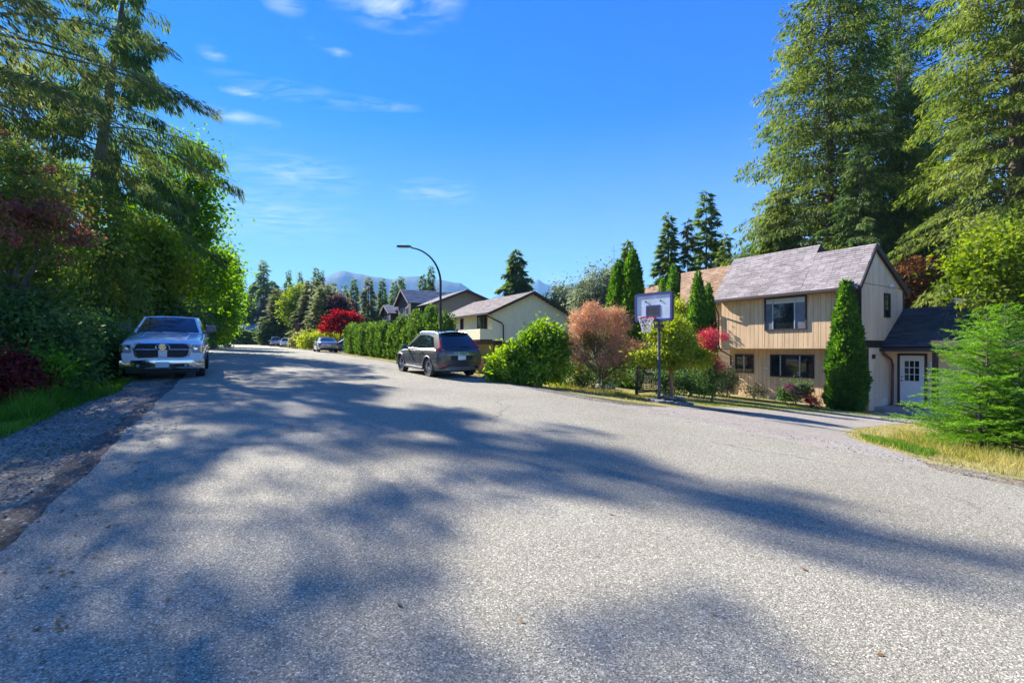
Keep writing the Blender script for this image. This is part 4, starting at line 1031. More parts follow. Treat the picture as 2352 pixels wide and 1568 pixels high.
def text_part(root, name, s, size, m, loc, rot, parent=None, space=1.0, extrude=.006):
    cu_ = bpy.data.curves.new(name, 'FONT'); cu_.body = s; cu_.size = size; cu_.align_x = 'CENTER'; cu_.extrude = extrude; cu_.space_character = space
    tmp = bpy.data.objects.new(name, cu_); COL.objects.link(tmp); bpy.context.view_layer.update()
    me = bpy.data.meshes.new_from_object(tmp.evaluated_get(bpy.context.evaluated_depsgraph_get())); bpy.data.objects.remove(tmp)
    me.materials.clear(); me.materials.append(m); o = link(name, me, parent or root); o.location = loc; o.rotation_euler = rot; return o

# ---- white pickup facing the camera on the left shoulder
PW = 2.02
pick = dict(paint=M_pt_white, W=PW, wr=.40, wy=(1.88, -1.72), spokes=5,
    st=[(-2.95, .93, .62, 1.38, .0), (-2.9, .97, .52, 1.40, .0), (-1.0, 1.0, .42, 1.39, .0), (.9, 1.0, .40, 1.36, .02), (1.05, 1.0, .40, 1.33, .03), (1.9, 1.005, .42, 1.24, .06), (2.5, .985, .46, 1.165, .07), (2.74, .965, .48, 1.12, .06), (2.84, .95, .50, 1.06, .05), (2.9, .92, .52, .98, .03)],
    cab=dict(y0=1.12, y1=-1.15, yf=.30, yr=-1.0, zb0=1.33, zb1=1.37, zr=1.86, wb=.90, wr=.70, wb1=.92, wr1=.74, crown=.05),
    side=[((.56, .10), (.93, .10), (.86, .86), (.56, .88)), ((.05, .10), (.52, .10), (.52, .88), (.06, .88))], rearwin=(.1, .9, .2, .85))
tp = hit(376, 867)
truck, tpp = car('pickup_truck', 'white pickup truck with chrome bumper facing us on the left gravel shoulder', 'pickup truck', (0, 0, 0), 0, pick)
def bar(b, x0, x1, y0, y1, z0, z1, c=.015): b.cbox(x0, x1, y0, y1, z0, z1, c)
# grille: black opening, chrome surround and cross, emblem
def grille_outline(s, y):
    return [(-.66 * s, .93), (-.60 * s, 1.045), (-.5 * s, 1.07), (.5 * s, 1.07), (.60 * s, 1.045), (.66 * s, .93), (.60 * s, .70), (.5 * s, .665), (-.5 * s, .665), (-.60 * s, .70)]
g = part(truck, 'grille', M_plastic, lambda b: b.prism(grille_outline(1, 0), 'y', 2.80, 2.925))
def surround(b):
    o = grille_outline(1.06, 0); i_ = grille_outline(.97, 0); cz = .868; n = len(o)
    o = [(x, cz + (z - cz) * 1.12) for x, z in o]; i_ = [(x, cz + (z - cz) * .95) for x, z in i_]
    for k in range(n):
        a, c, d, e = o[k], o[(k + 1) % n], i_[(k + 1) % n], i_[k]
        b.raw([(a[0], 2.90, a[1]), (c[0], 2.90, c[1]), (d[0], 2.95, d[1]), (e[0], 2.95, e[1]), (e[0], 2.90, e[1]), (d[0], 2.90, d[1])], [(0, 1, 2, 3), (3, 2, 5, 4)])
part(g, 'grille_surround', M_chrome, surround)
part(g, 'grille_crossbar', M_chrome, lambda b: (bar(b, -.64, -.1, 2.915, 2.955, .872, .905), bar(b, .1, .64, 2.915, 2.955, .872, .905)))
part(g, 'grille_centre', M_pt_white, lambda b: bar(b, -.105, .105, 2.91, 2.958, .67, .885, .02))
def ram_emblem(b):
    b.prism([(-.095, .955), (-.06, 1.05), (.06, 1.05), (.095, .955), (.045, .87), (0, .83), (-.045, .87)], 'y', 2.955, 2.985)
    for s in (-1, 1):
        pts = []
        for k in range(11):
            a = -.7 + 3.9 * k / 10; pts.append((s * (.105 + .055 * math.cos(a)), 2.985, .955 + .065 * math.sin(a)))
        b.tube(pts, [.024 - .0014 * k for k in range(11)], 6)
part(truck, 'emblem', M_chrome, ram_emblem, 40)
for s in (-1, 1):
    hl = part(truck, 'headlight', M_chrome, lambda b: b.cbox(*sorted((s * .69, s * .968)), 2.62, 2.908, .785, 1.04, .03))
    part(hl, 'lens', M_lens, lambda b: b.cbox(*sorted((s * .70, s * .905)), 2.7, 2.916, .80, 1.028, .02))
    part(hl, 'reflector', M_chrome, lambda b: b.lathe([(0, 0), (.06, .004), (.065, .012), (.068, 0)], 16, (s * .79, 2.918, .945), 'y'), 40)
    part(hl, 'indicator', M_amber, lambda b: b.cbox(*sorted((s * .905, s * .972)), 2.62, 2.895, .80, 1.025, .015))
    part(truck, 'wing_mirror', M_greyplast, lambda b: (b.cbox(*sorted((s * .99, s * 1.27)), .78, .92, 1.40, 1.62, .03), b.cbox(*sorted((s * .88, s * 1.1)), .80, .88, 1.34, 1.42, .02)))
    part(truck, 'door_handle', M_chrome, lambda b: b.cbox(*sorted((s * .99, s * 1.035)), -.32, -.12, 1.15, 1.19, .01))
    part(truck, 'door_handle', M_chrome, lambda b: b.cbox(*sorted((s * .99, s * 1.035)), -1.1, -.92, 1.15, 1.19, .01))
    part(truck, 'tow_hook', M_plastic, lambda b: b.tube([(s * .42, 2.9, .34), (s * .42, 2.98, .34), (s * .36, 2.98, .34), (s * .36, 2.9, .34)], .015, 6))
    part(truck, 'panel_gap', M_plastic, lambda b: (b.box(*sorted((s * 1.0, s * 1.003)), .86, .87, .5, 1.3), b.box(*sorted((s * 1.0, s * 1.003)), -.18, -.17, .5, 1.34), b.box(*sorted((s * .998, s * 1.003)), -1.22, -1.21, .5, 1.36)))
def bumper(b):
    pr = [(-.0, .30), (.10, .33), (.13, .44), (.11, .575), (.05, .60), (-.04, .60), (-.04, .30)]
    xs = np.linspace(-1, 1, 21); base = len(b.v); n = len(pr)
    for x in xs:
        back = .30 * abs(x) ** 3.2
        for d, z in pr: b.v.append((x * 1.0, 2.90 + d - back, z + .015 * (1 - x * x)))
    for i in range(20):
        for k in range(n): a = base + i * n; k2 = (k + 1) % n; b.f.append((a + k, a + k2, a + n + k2, a + n + k)); b.mi.append(0)
    b.f.append(tuple(base + k for k in range(n))); b.f.append(tuple(base + 20 * n + k for k in reversed(range(n)))); b.mi += [0, 0]
bp_ = part(truck, 'bumper', M_chrome, bumper, 35)
for s in (-1, 1): part(bp_, 'fog_lamp_recess', M_plastic, lambda b: b.cbox(*sorted((s * .25, s * .62)), 3.0, 3.026 if True else 0, .40, .49, .02))
part(bp_, 'fog_lamp', M_lens, lambda b: b.lathe([(0, 0), (.04, 0), (.042, -.01)], 14, (.555, 3.03, .445), 'y'))
part(bp_, 'fog_lamp', M_lens, lambda b: b.lathe([(0, 0), (.04, 0), (.042, -.01)], 14, (-.555, 3.03, .445), 'y'))
part(truck, 'licence_plate', M_plate, lambda b: b.cbox(-.155, .155, 3.035, 3.047, .39, .545, .004))
part(truck, 'air_dam', M_plastic, lambda b: b.cbox(-.85, .85, 2.55, 2.85, .20, .34, .03))
part(truck, 'chassis', M_plastic, lambda b: b.cbox(-.62, .62, -2.7, 2.6, .3, .6, .03))
part(truck, 'antenna', M_plastic, lambda b: b.tube([(.86, 1.55, 1.26), (.87, 1.50, 2.05)], .005, 5))
part(truck, 'wiper', M_plastic, lambda b: (b.tube([(-.5, 1.2, 1.37), (.05, 1.17, 1.41)], .012, 5), b.tube([(.15, 1.2, 1.38), (.7, 1.14, 1.42)], .012, 5)))
part(truck, 'rear_view_mirror', M_greyplast, lambda b: b.cbox(-.1, .1, .62, .66, 1.74, 1.81, .015))
part(truck, 'hood_crease', M_pt_white, lambda b: [b.tube([(s * .52, 2.6, 1.172), (s * .55, 2.0, 1.265), (s * .58, 1.2, 1.352)], .022, 6) for s in (-1, 1)], 60)
part(truck, 'bed_floor', M_plastic, lambda b: b.box(-.80, .80, -2.8, -1.3, 1.395, 1.405))
# front centre of the truck on the ground
SL = .036
fx, fy = P(374, 13.7)
ah = TH + math.pi
truck.rotation_euler = (-SL, 0, ah)
truck.location = (fx - (-math.sin(ah)) * 2.9, fy - math.cos(ah) * 2.9, 0)
truck.location.z = (hzf(truck.location.x + .9 * SX, truck.location.y + .9 * SY) + hzf(truck.location.x - .9 * SX, truck.location.y - .9 * SY)) / 2 + .01

# ---- grey suv seen from behind on the right shoulder
suv = dict(paint=M_pt_grey, W=1.88, wr=.36, wy=(1.42, -1.36), spokes=10,
    st=[(-2.30, .74, .46, .98, .0), (-2.27, .82, .40, 1.02, .0), (-2.16, .89, .34, 1.06, .0), (-1.9, .925, .30, 1.07, .0), (-1.2, .94, .27, 1.06, .0), (.2, .935, .26, 1.02, .0), (.9, .93, .27, 1.00, .02), (1.4, .92, .28, .95, .06), (1.9, .89, .32, .86, .08), (2.2, .80, .36, .74, .06), (2.33, .62, .40, .62, .03)],
    cab=dict(y0=1.02, y1=-2.20, yf=.06, yr=-1.66, zb0=.98, zb1=1.04, zr=1.62, zr1=1.58, wb=.875, wr=.655, wb1=.82, wr1=.60, crown=.085),
    side=[((.665, .06), (.965, .04), (.83, .86), (.665, .91)), ((.40, .07), (.650, .06), (.650, .91), (.40, .91)), ((.13, .20), (.385, .08), (.385, .91), (.19, .80))],
    rearshape=quad_shape((.07, .06), (.93, .06), (.90, .93), (.10, .93)))
rx, ry = P(985, 17.55)
av = R(33.0)
suvc, spp = car('suv', 'dark grey suv seen from behind parked on the right verge', 'suv', (0, 0, 0), 0, suv)
ox, oy = -.86, -1.36      # the near left rear wheel stands at (rx, ry)
ca, sa_ = math.cos(av), math.sin(av)
suvc.location = (rx - (ca * ox - sa_ * oy), ry - (sa_ * ox + ca * oy), 0)
suvc.rotation_euler = (SL, -.018, av)
suvc.location.z = hzf(suvc.location.x, suvc.location.y) + .012
for s in (-1, 1):
    tl_ = part(suvc, 'tail_light', M_redlens, lambda b: b.raw([(s * .62, -2.335, .90), (s * .90, -2.10, .92), (s * .905, -2.06, 1.08), (s * .80, -2.19, 1.13), (s * .70, -2.26, 1.08), (s * .60, -2.1, .90), (s * .85, -1.95, .92), (s * .86, -1.95, 1.08), (s * .78, -2.1, 1.12), (s * .66, -2.1, 1.08)], [(0, 1, 2, 3, 4), (0, 5, 6, 1), (1, 6, 7, 2), (2, 7, 8, 3), (3, 8, 9, 4), (4, 9, 5, 0)]))
    p0 = spp['rw'].p(.5 + s * .47, .04, .02); p1 = spp['rw'].p(.5 + s * .465, .72, .02)
    part(suvc, 'upper_tail_light', M_redlens, lambda b: b.tube([p0, p0.lerp(p1, .5) + Vector((s * .012, 0, 0)), p1], [.050, .042, .02], 8), 50)
    part(suvc, 'reverse_light', M_lens, lambda b: b.cbox(*sorted((s * .68, s * .76)), -2.30, -2.22, 1.03, 1.06, .008))
    part(suvc, 'rear_reflector', M_redlens, lambda b: b.raw([(s * .60, -2.345, .47), (s * .80, -2.30, .47), (s * .80, -2.30, .53), (s * .60, -2.345, .53), (s * .6, -2.2, .47), (s * .8, -2.1, .47), (s * .8, -2.1, .52), (s * .6, -2.2, .52)], [(0, 1, 2, 3), (0, 4, 5, 1), (3, 2, 6, 7), (1, 5, 6, 2), (0, 3, 7, 4)]))
    part(suvc, 'wing_mirror', M_pt_navy, lambda b: (b.cbox(*sorted((s * .95, s * 1.15)), .58, .72, 1.0, 1.15, .05), b.cbox(*sorted((s * .86, s * 1.0)), .6, .68, .98, 1.04, .02)), 40)
    part(suvc, 'door_handle', M_pt_grey, lambda b: b.cbox(*sorted((s * .93, s * .965)), -.05, .15, .90, .935, .012))
    part(suvc, 'door_handle', M_pt_grey, lambda b: b.cbox(*sorted((s * .93, s * .965)), -.98, -.78, .92, .955, .012))
    part(suvc, 'roof_rail', M_alu, lambda b: b.tube([(s * .63, .0, 1.63), (s * .63, -.2, 1.675), (s * .615, -1.35, 1.665), (s * .60, -1.6, 1.61)], .015, 6), 60)
    part(suvc, 'sill_trim', M_greyplast, lambda b: b.cbox(*sorted((s * .86, s * .955)), -.92, .98, .255, .36, .03))
    part(suvc, 'wheel_arch_trim', M_greyplast, lambda b: [b.tube([(s * .925, y + .43 * math.cos(a), .36 + .43 * math.sin(a)) for a in np.linspace(-.15, math.pi + .15, 16)], .028, 6) for y in suv['wy']], 60)
    part(suvc, 'panel_gap', M_plastic, lambda b: (b.box(*sorted((s * .94, s * .944)), .40, .41, .36, .98), b.box(*sorted((s * .94, s * .946)), -.70, -.69, .36, 1.0)))
    part(suvc, 'exhaust', M_chrome, lambda b: b.lathe([(.035, .1), (.045, 0), (.04, 0), (.03, .08)], 12, (s * .58, -2.29, .37), 'y'))
    part(suvc, 'window_trim', M_alu, lambda b: b.tube([(spp['sr'] if s > 0 else spp['sl']).p(u, .05, .012) for u in np.linspace(.12, .95, 10)], .012, 4))
part(suvc, 'tailgate', M_pt_grey, lambda b: b.cbox(-.66, .66, -2.325, -2.22, .60, .985, .05), 40)
part(suvc, 'tailgate_recess', M_plastic, lambda b: b.cbox(-.44, .44, -2.333, -2.3, .68, .83, .02))
part(suvc, 'chrome_strip', M_chrome, lambda b: b.cbox(-.50, .50, -2.342, -2.30, .845, .872, .008))
text_part(suvc, 'lettering', 'V O L V O', .085, M_chrome, (0, -2.328, .895), (R(84), 0, 0), space=1.55)
text_part(suvc, 'badge_lettering', 'XC60', .045, M_chrome, (-.52, -2.328, .655), (R(88), 0, 0)).location.x = .52
text_part(suvc, 'badge_lettering', 'T6', .04, M_chrome, (.52, -2.328, .605), (R(88), 0, 0))
part(suvc, 'licence_plate', M_plate, lambda b: b.cbox(-.155, .155, -2.346, -2.33, .675, .83, .004))
part(suvc, 'bumper', M_greyplast, lambda b: b.raw(*[[(x * .93, -2.34 + .34 * abs(x) ** 3, z) for x in np.linspace(-1, 1, 15) for z in (.30, .40, .44)] + [(x * .86, -2.2 + .34 * abs(x) ** 3, .28) for x in np.linspace(-1, 1, 15)], [(i * 3 + k, i * 3 + 3 + k, i * 3 + 4 + k, i * 3 + 1 + k) for i in range(14) for k in (0, 1)] + [(45 + i, 46 + i, i * 3 + 3, i * 3) for i in range(14)]]), 40)
part(suvc, 'tailgate_spoiler', M_pt_grey, lambda b: b.raw([(x * .55, -1.62 - .2 * (1 - .5 * x * x), 1.625 + .05 * (1 - x * x)) for x in np.linspace(-1, 1, 11)] + [(x * .55, -1.42, 1.615 + .095 * (1 - x * x)) for x in np.linspace(-1, 1, 11)] + [(x * .55, -1.64, 1.575 + .05 * (1 - x * x)) for x in np.linspace(-1, 1, 11)], [(i, i + 1, i + 12, i + 11) for i in range(10)] + [(22 + i, 23 + i, i + 1, i) for i in range(10)]), 50)
part(suvc, 'wiper', M_plastic, lambda b: b.tube([spp['rw'].p(.5, .12, .03), spp['rw'].p(.75, .2, .03)], .012, 5))
part(suvc, 'undertray', M_plastic, lambda b: b.cbox(-.6, .6, -2.05, 2.0, .22, .4, .03))

# ---- cars farther up the street
def base_sedan(paint): return dict(paint=paint, W=1.84, wr=.33, wy=(1.42, -1.38), spokes=9,
    st=[(-2.36, .62, .50, .86, .0), (-2.30, .80, .36, .96, .02), (-2.1, .88, .28, 1.02, .03), (-1.5, .915, .22, 1.02, .02), (0, .92, .20, .97, 0), (.9, .91, .21, .94, .03), (1.6, .89, .24, .86, .07), (2.2, .80, .30, .72, .05), (2.4, .60, .36, .58, .02)],
    cab=dict(y0=1.05, y1=-1.85, yf=.15, yr=-.95, zb0=.93, zb1=1.0, zr=1.39, wb=.84, wr=.58, wb1=.80, wr1=.56, crown=.06),
    side=[((.62, .1), (.93, .08), (.72, .84), (.62, .86)), ((.30, .12), (.60, .1), (.60, .86), (.42, .84))])
def base_suv(paint): d = dict(suv); d['paint'] = paint; d.pop('rearshape'); return d
def base_hatch(paint): return dict(paint=paint, W=1.78, wr=.32, wy=(1.28, -1.25), spokes=9,
    st=[(-2.02, .66, .46, .92, .0), (-1.97, .80, .34, .98, .0), (-1.7, .87, .26, 1.0, .0), (0, .89, .22, .98, 0), (.9, .88, .22, .95, .03), (1.5, .85, .26, .86, .07), (1.95, .74, .32, .7, .05), (2.06, .58, .38, .58, .02)],
    cab=dict(y0=1.05, y1=-1.85, yf=.15, yr=-1.4, zb0=.94, zb1=.98, zr=1.44, wb=.82, wr=.58, wb1=.78, wr1=.54, crown=.06),
    side=[((.62, .1), (.93, .08), (.74, .84), (.62, .86)), ((.28, .12), (.60, .1), (.60, .86), (.34, .84))])
def far_car(kind_, paint, px, D, yaw, label, cat, name, facing=False, plate=True):
    sp = {'sedan': base_sedan, 'suv': base_suv, 'hatch': base_hatch}[kind_](paint)
    x, y = P(px, D); s = -1 if facing else 1
    root, pp = car(name, label, cat, (x, y, hzf(x, y) + .01), R(yaw), sp, 'cars parked along the far street', s * .022)
    L = sp['st'][0][0]; zt = sp['st'][1][3]
    yb = L + .02
    for k in (-1, 1):
        w = sp['st'][1][1]
        part(root, 'tail_light', M_redlens, lambda b: b.cbox(*sorted((k * (w - .32), k * (w + .02))), yb, yb + .16, zt - .26, zt - .10, .02))
        f = sp['st'][-2]
        part(root, 'headlight', M_lens, lambda b: b.cbox(*sorted((k * (f[1] - .30), k * (f[1] + .0))), f[0] - .12, f[0] + .06, f[3] - .17, f[3] - .03, .02))
        part(root, 'wing_mirror', paint, lambda b: b.cbox(*sorted((k * .90, k * 1.06)), sp['cab']['y0'] - .45, sp['cab']['y0'] - .33, .98, 1.12, .03))
    part(root, 'licence_plate', M_plate, lambda b: b.cbox(-.155, .155, yb - .035, yb + .06, .60, .74, .004))
    part(root, 'bumper', M_plastic, lambda b: b.cbox(-w * .95, w * .95, yb - .02, yb + .25, .26, .42, .03))
    f = sp['st'][-1]; part(root, 'grille', M_plastic, lambda b: b.cbox(-.42, .42, f[0] - .1, f[0] + .012, f[3] - .2, f[3] - .04, .02))
    return root
far_car('sedan', M_pt_silver, 747, 46.5, 29, 'silver grey sedan parked on the right verge near the clipped hedge', 'car', 'sedan')
far_car('hatch', M_pt_white, 656, 79, 27, 'white hatchback parked behind the silver sedan, nearer of the two by the shrubs', 'car', 'hatchback')
far_car('suv', M_pt_silver, 633, 86, 27, 'grey suv parked just beyond the white hatchback', 'suv', 'parked_suv')
far_car('hatch', M_pt_silver, 592, 112, 40, 'small grey car parked at the far end of the street by the dark hedge', 'car', 'hatchback')
far_car('suv', M_pt_black, 512, 66, 27 + 180, 'black suv facing us beyond the white pickup on the left kerb', 'suv', 'parked_suv', True)
far_car('suv', M_pt_navy, 795, 52, 118, 'navy blue suv half hidden by the clipped hedge in a driveway', 'suv', 'parked_suv')
# ------------------------------------------------------------------ street lamp, basketball hoop, fence, rocks, small street things
M_pole = mat('black_pole_paint', (.025, .027, .03), .45, .3, var=.2)
lx, ly = P(1012, 26.5); lz = hzf(lx, ly); lamp = thing('street_lamp', 'black street lamp with curved arm and flat head behind the dark grey suv', 'street lamp', (lx, ly, lz))
hT = ZY(566, 26.5) - lz
def lamp_pole(b):
    ex = (918 - 1012) / F * 26.5
    pts = [(0, 0, 0), (0, 0, hT * .35), (0, 0, hT * .70)]
    for k in range(1, 13):
        a = k / 12 * R(84); pts.append((ex * .80 * (1 - math.cos(a)) * 1.0, 0, hT * .70 + hT * .29 * math.sin(a)))
    b.tube(pts, [.085, .075, .062] + [.06 - .002 * k for k in range(12)], 10)
part(lamp, 'pole', M_pole, lamp_pole, 50)
part(lamp, 'base', M_pole, lambda b: b.lathe([(0, 0), (.17, 0), (.17, .04), (.10, .07), (.095, .4), (.085, .42)], 14), 40)
part(lamp, 'lamp_head', M_pole, lambda b: b.prism([(-2.42, hT - .03), (-2.36, hT + .045), (-1.95, hT + .04), (-1.62, hT + .02), (-1.62, hT - .04), (-1.95, hT - .055)], 'y', -.13, .13), 30)
part(lamp, 'lamp_lens', M_lens, lambda b: b.cbox(-2.32, -1.95, -.10, .10, hT - .07, hT - .045, .008))
part(lamp, 'photocell', M_greyplast, lambda b: b.lathe([(.03, 0), (.035, .05), (0, .06)], 10, (-1.8, 0, hT + .035)))

# basketball hoop
M_blue = mat('blue_trim', (.045, .05, .22), .5, var=.15)
M_board = mat('weathered_white_board', (.62, .68, .72), .5, var=.14, scale=4, bump=.1)
M_orange = mat('red_rim_paint', (.52, .05, .05), .45, var=.2)
M_net = mat('white_net_cord', (.62, .60, .56), .85, var=.15)
M_postgrey = mat('grey_post', (.07, .07, .078), .45, .4, var=.2)
hx, hy, hz0 = hit(1499, 923)
hoop = thing('basketball_hoop', 'freestanding basketball hoop with blue edged white backboard on a dark pole', 'basketball hoop', (hx + .20, hy, hz0 - .06), R(-50), scale=(1.055, 1.055, 1.055))
# local: -y points to the street side, x along the board
part(hoop, 'pole', M_postgrey, lambda b: b.tube([(0, 0, -.1), (0, 0, 1.3), (.0, 0, 1.31), (.0, 0, 2.62)], [.05, .05, .043, .043], 12), 40)
BZ0, BZ1 = 2.46, 3.25
def rrect(w, h, r, cz, n=5):
    P_ = []
    for sx, sz, a0 in ((1, 1, 0), (-1, 1, 90), (-1, -1, 180), (1, -1, 270)):
        for k in range(n + 1):
            a = R(a0 + 90 * k / n); P_.append((sx * (w - r) + r * math.cos(a), cz + sz * (h - r) + r * math.sin(a)))
    return P_
bc = (BZ0 + BZ1) / 2
board = part(hoop, 'backboard', M_board, lambda b: b.prism(rrect(.60, .385, .06, bc), 'y', -.30, -.265), 30)
def ring(o, i_, y0, y1):
    def f(b):
        n = len(o)
        for k in range(n):
            a, c, d, e = o[k], o[(k + 1) % n], i_[(k + 1) % n], i_[k]
            b.raw([(a[0], y0, a[1]), (c[0], y0, c[1]), (d[0], y0, d[1]), (e[0], y0, e[1]), (a[0], y1, a[1]), (c[0], y1, c[1]), (d[0], y1, d[1]), (e[0], y1, e[1])], [(0, 1, 2, 3), (4, 7, 6, 5), (0, 4, 5, 1), (3, 2, 6, 7)])
    return f
part(board, 'edge_trim', M_blue, ring(rrect(.625, .41, .07, bc), rrect(.56, .345, .03, bc), -.318, -.25))
part(board, 'outer_rail', M_postgrey, ring(rrect(.64, .425, .075, bc), rrect(.626, .411, .07, bc), -.315, -.24))
part(board, 'target_border', M_blue, ring(rrect(.245, .175, .01, bc - .12, 1), rrect(.20, .13, .008, bc - .12, 1), -.306, -.3))
part(board, 'target_panel', M_postgrey, lambda b: b.prism(rrect(.195, .125, .008, bc - .12, 1), 'y', -.304, -.3))
for s in (-1, 1): part(board, 'bolt', M_plastic, lambda b: b.lathe([(0, -.02), (.022, -.018), (.026, 0)], 12, (s * .25, -.3, bc + .17), 'y'))
part(hoop, 'arm', M_postgrey, lambda b: (b.tube([(0, 0, 2.6), (0, -.14, 2.62), (0, -.26, 2.62)], .035, 8), b.tube([(-.12, -.02, 2.3), (-.2, -.26, 2.95)], .02, 6), b.tube([(.12, -.02, 2.3), (.2, -.26, 2.95)], .02, 6), b.box(-.14, .14, -.06, .06, 2.26, 2.36)))
RZ = 2.535
rim = part(hoop, 'rim', M_orange, lambda b: (b.tube([(.225 * math.sin(2 * math.pi * k / 28), -.32 - .225 - .10 + .225 * math.cos(2 * math.pi * k / 28), RZ) for k in range(29)], .013, 8), b.cbox(-.1, .1, -.43, -.3, RZ - .07, RZ + .02, .015)), 40)
def net(b):
    c = (0, -.645)
    def q(k, j): a = 2 * math.pi * (k + .5 * (j % 2)) / 12; rr_ = (.222, .19, .155, .13, .12)[j]; return (c[0] + rr_ * math.cos(a), c[1] + rr_ * math.sin(a), RZ - .02 - .105 * j)
    for k in range(12):
        for j in range(4):
            sft = 0 if j % 2 == 0 else 1
            b.tube([q(k, j), q(k + sft, j + 1)], .008, 4, cap=False); b.tube([q(k, j), q(k + sft - 1, j + 1)], .008, 4, cap=False)
part(rim, 'net', M_net, net)
# ring of dry-laid stones round its foot
hx += .2
ring_o = thing('stone_ring', 'low ring of stacked flat stones round the foot of the basketball pole', 'stone ring', (hx + .14, hy + .02, hz0 - .06))
r5 = np.random.default_rng(5)
for lay in range(2):
    n = 15 - lay
    for k in range(n):
        a = 2 * math.pi * (k + .5 * lay) / n; rad = .62 - .05 * lay
        mb = MB(); rock(mb, (0, 0, 0), .17 + r5.random() * .04, .11, .052, 100 + 20 * lay + k, flat=True)
        o = mb.build('stone', M_slate, ring_o, 50); x, y = rad * math.cos(a) + .25, rad * math.sin(a) * .85 + .05
        o.location = (x, y, hzf(ring_o.location.x + x, ring_o.location.y + y) - hz0 + .045 + .085 * lay); o.rotation_euler = (r5.normal(0, .08), r5.normal(0, .08), a + math.pi / 2 + r5.normal(0, .15))
part(ring_o, 'soil_fill', M_soil, lambda b: b.lathe([(0, .13), (.35, .12), (.56, .05), (.6, -.15)], 20, (.25, .05, 0)))
for k in range(3):
    mb = MB(); rock(mb, (0, 0, 0), .26, .16, .05, 150 + k, flat=True); o = mb.build('stone', M_slate, ring_o, 50); o.location = (.25 + .22 * math.cos(k * 2.1), .05 + .2 * math.sin(k * 2.1), .17 + .02 * k); o.rotation_euler = (.1, .12 - .1 * k, k)
# boulders
def boulder(px, py, sx, sy, sz, seed, label, m=M_stone, group=None):
    x, y, z = hit(px, py); o = thing('boulder', label, 'boulder', (x, y, z), seed, group); mb = MB(); rock(mb, (0, 0, sz * .55), sx, sy, sz, seed); mb.build('stone', m, o, 60); return o
boulder(1388, 892, .46, .34, .25, 31, 'pale grey boulder on the dry verge below the smoke bush')
boulder(1108, 856, .36, .28, .2, 32, 'pale boulder by the terracotta wall behind the grey suv')
boulder(1122, 862, .22, .2, .14, 33, 'small brown rock at the left foot of the lime green bush')
boulder(1095, 850, .24, .2, .15, 36, 'low rock half hidden by the rear of the grey suv')
boulder(716, 800, .9, .7, .5, 34, 'grey boulder on the verge ahead of the silver sedan')
# stump-like stone bollard by the hedge
x, y, z = hit(829, 811); st_ = thing('stone_bollard', 'weathered grey stone post on the verge in front of the clipped hedge', 'bollard', (x, y, z))
part(st_, 'shaft', M_stone, lambda b: b.lathe([(.0, 0), (.24, 0), (.21, .3), (.20, .7), (.17, .74)], 9)); part(st_, 'cap', M_stone, lambda b: b.lathe([(.17, .74), (.26, .76), (.25, .88), (.1, .95), (0, .95)], 9), 40)
# terracotta wall behind the suv
M_terra = mat('terracotta_render', (.52, .20, .085), .85, var=.12, scale=2, bump=.2)
wx, wy_ = P(1084, 24.0); tw = thing('garden_wall', 'low terracotta coloured garden wall behind the dark grey suv', 'wall', (wx, wy_, hzf(wx, wy_)), R(10))
part(tw, 'wall_body', M_terra, lambda b: b.box(0, 1.75, 0, .2, -.6, .62)); part(tw, 'coping', M_terra, lambda b: b.cbox(-.04, 1.79, -.04, .24, .62, .69, .01))
# lattice fence in the shade behind the small tree
M_lat = mat('dark_stained_lattice', (.035, .030, .026), .8, var=.3)
fx0, fy0 = P(1462, 18.6); fx1, fy1 = P(1640, 21.6)
LA = math.atan2(fy1 - fy0, fx1 - fx0); LL = math.hypot(fx1 - fx0, fy1 - fy0); fz = hzf(fx0, fy0) - .05
lat = thing('lattice_fence', 'dark square lattice fence in the shade behind the orange barked tree', 'fence', (fx0, fy0, fz), LA)
npan = 3
for i in range(npan):
    a, b_ = LL * i / npan, LL * (i + 1) / npan
    part(lat, 'post', M_lat, lambda b: b.cbox(a - .045, a + .045, -.045, .045, -.4, 1.25, .01))
    def lattice(b):
        for k in range(int((b_ - a) / .085)): b.box(a + .06 + k * .085, a + .088 + k * .085, -.012, -.002, .18, 1.12)
        for k in range(11): b.box(a + .045, b_ - .045, .002, .012, .2 + k * .085, .228 + k * .085)
    kind(part(lat, 'lattice_panel', M_lat, lattice), 'stuff')
    part(lat, 'rail', M_lat, lambda b: b.box(a + .045, b_ - .045, -.03, .03, 1.12, 1.17)); part(lat, 'rail', M_lat, lambda b: b.box(a + .045, b_ - .045, -.03, .03, .13, .18))
part(lat, 'post', M_lat, lambda b: b.cbox(LL - .045, LL + .045, -.045, .045, -.4, 1.25, .01))
# radio mast
x, y = P(1410, 52); an = thing('radio_mast', 'thin pale radio mast rising above the fluffy grey tree', 'mast', (x, y, hzf(x, y)))
hm = ZY(563, 52) - hzf(x, y)
part(an, 'mast', M_alu, lambda b: b.tube([(0, 0, 0), (0, 0, hm * .6), (0, 0, hm)], [.07, .05, .025], 6))
for q in (.80, .88, .95): part(an, 'crossbar', M_alu, lambda b: b.tube([(-.35, 0, hm * q), (.35, 0, hm * q)], .015, 5))
# rust red bird house on a post among the far shrubs
x, y = P(684, 66); bhs = thing('nest_box', 'rust red box on a post among the far shrubs', 'nest box', (x, y, hzf(x, y)))
zb_ = ZY(760, 66) - hzf(x, y)
part(bhs, 'post', M_bark, lambda b: b.tube([(0, 0, -.2), (0, 0, zb_)], .12, 6)); part(bhs, 'box', M_rust, lambda b: b.cbox(-.26, .26, -.2, .2, zb_, zb_ + .95, .02)); part(bhs, 'lid', M_rust, lambda b: b.prism([(-.32, zb_ + .95), (0, zb_ + 1.12), (.32, zb_ + .95)], 'y', -.26, .26))
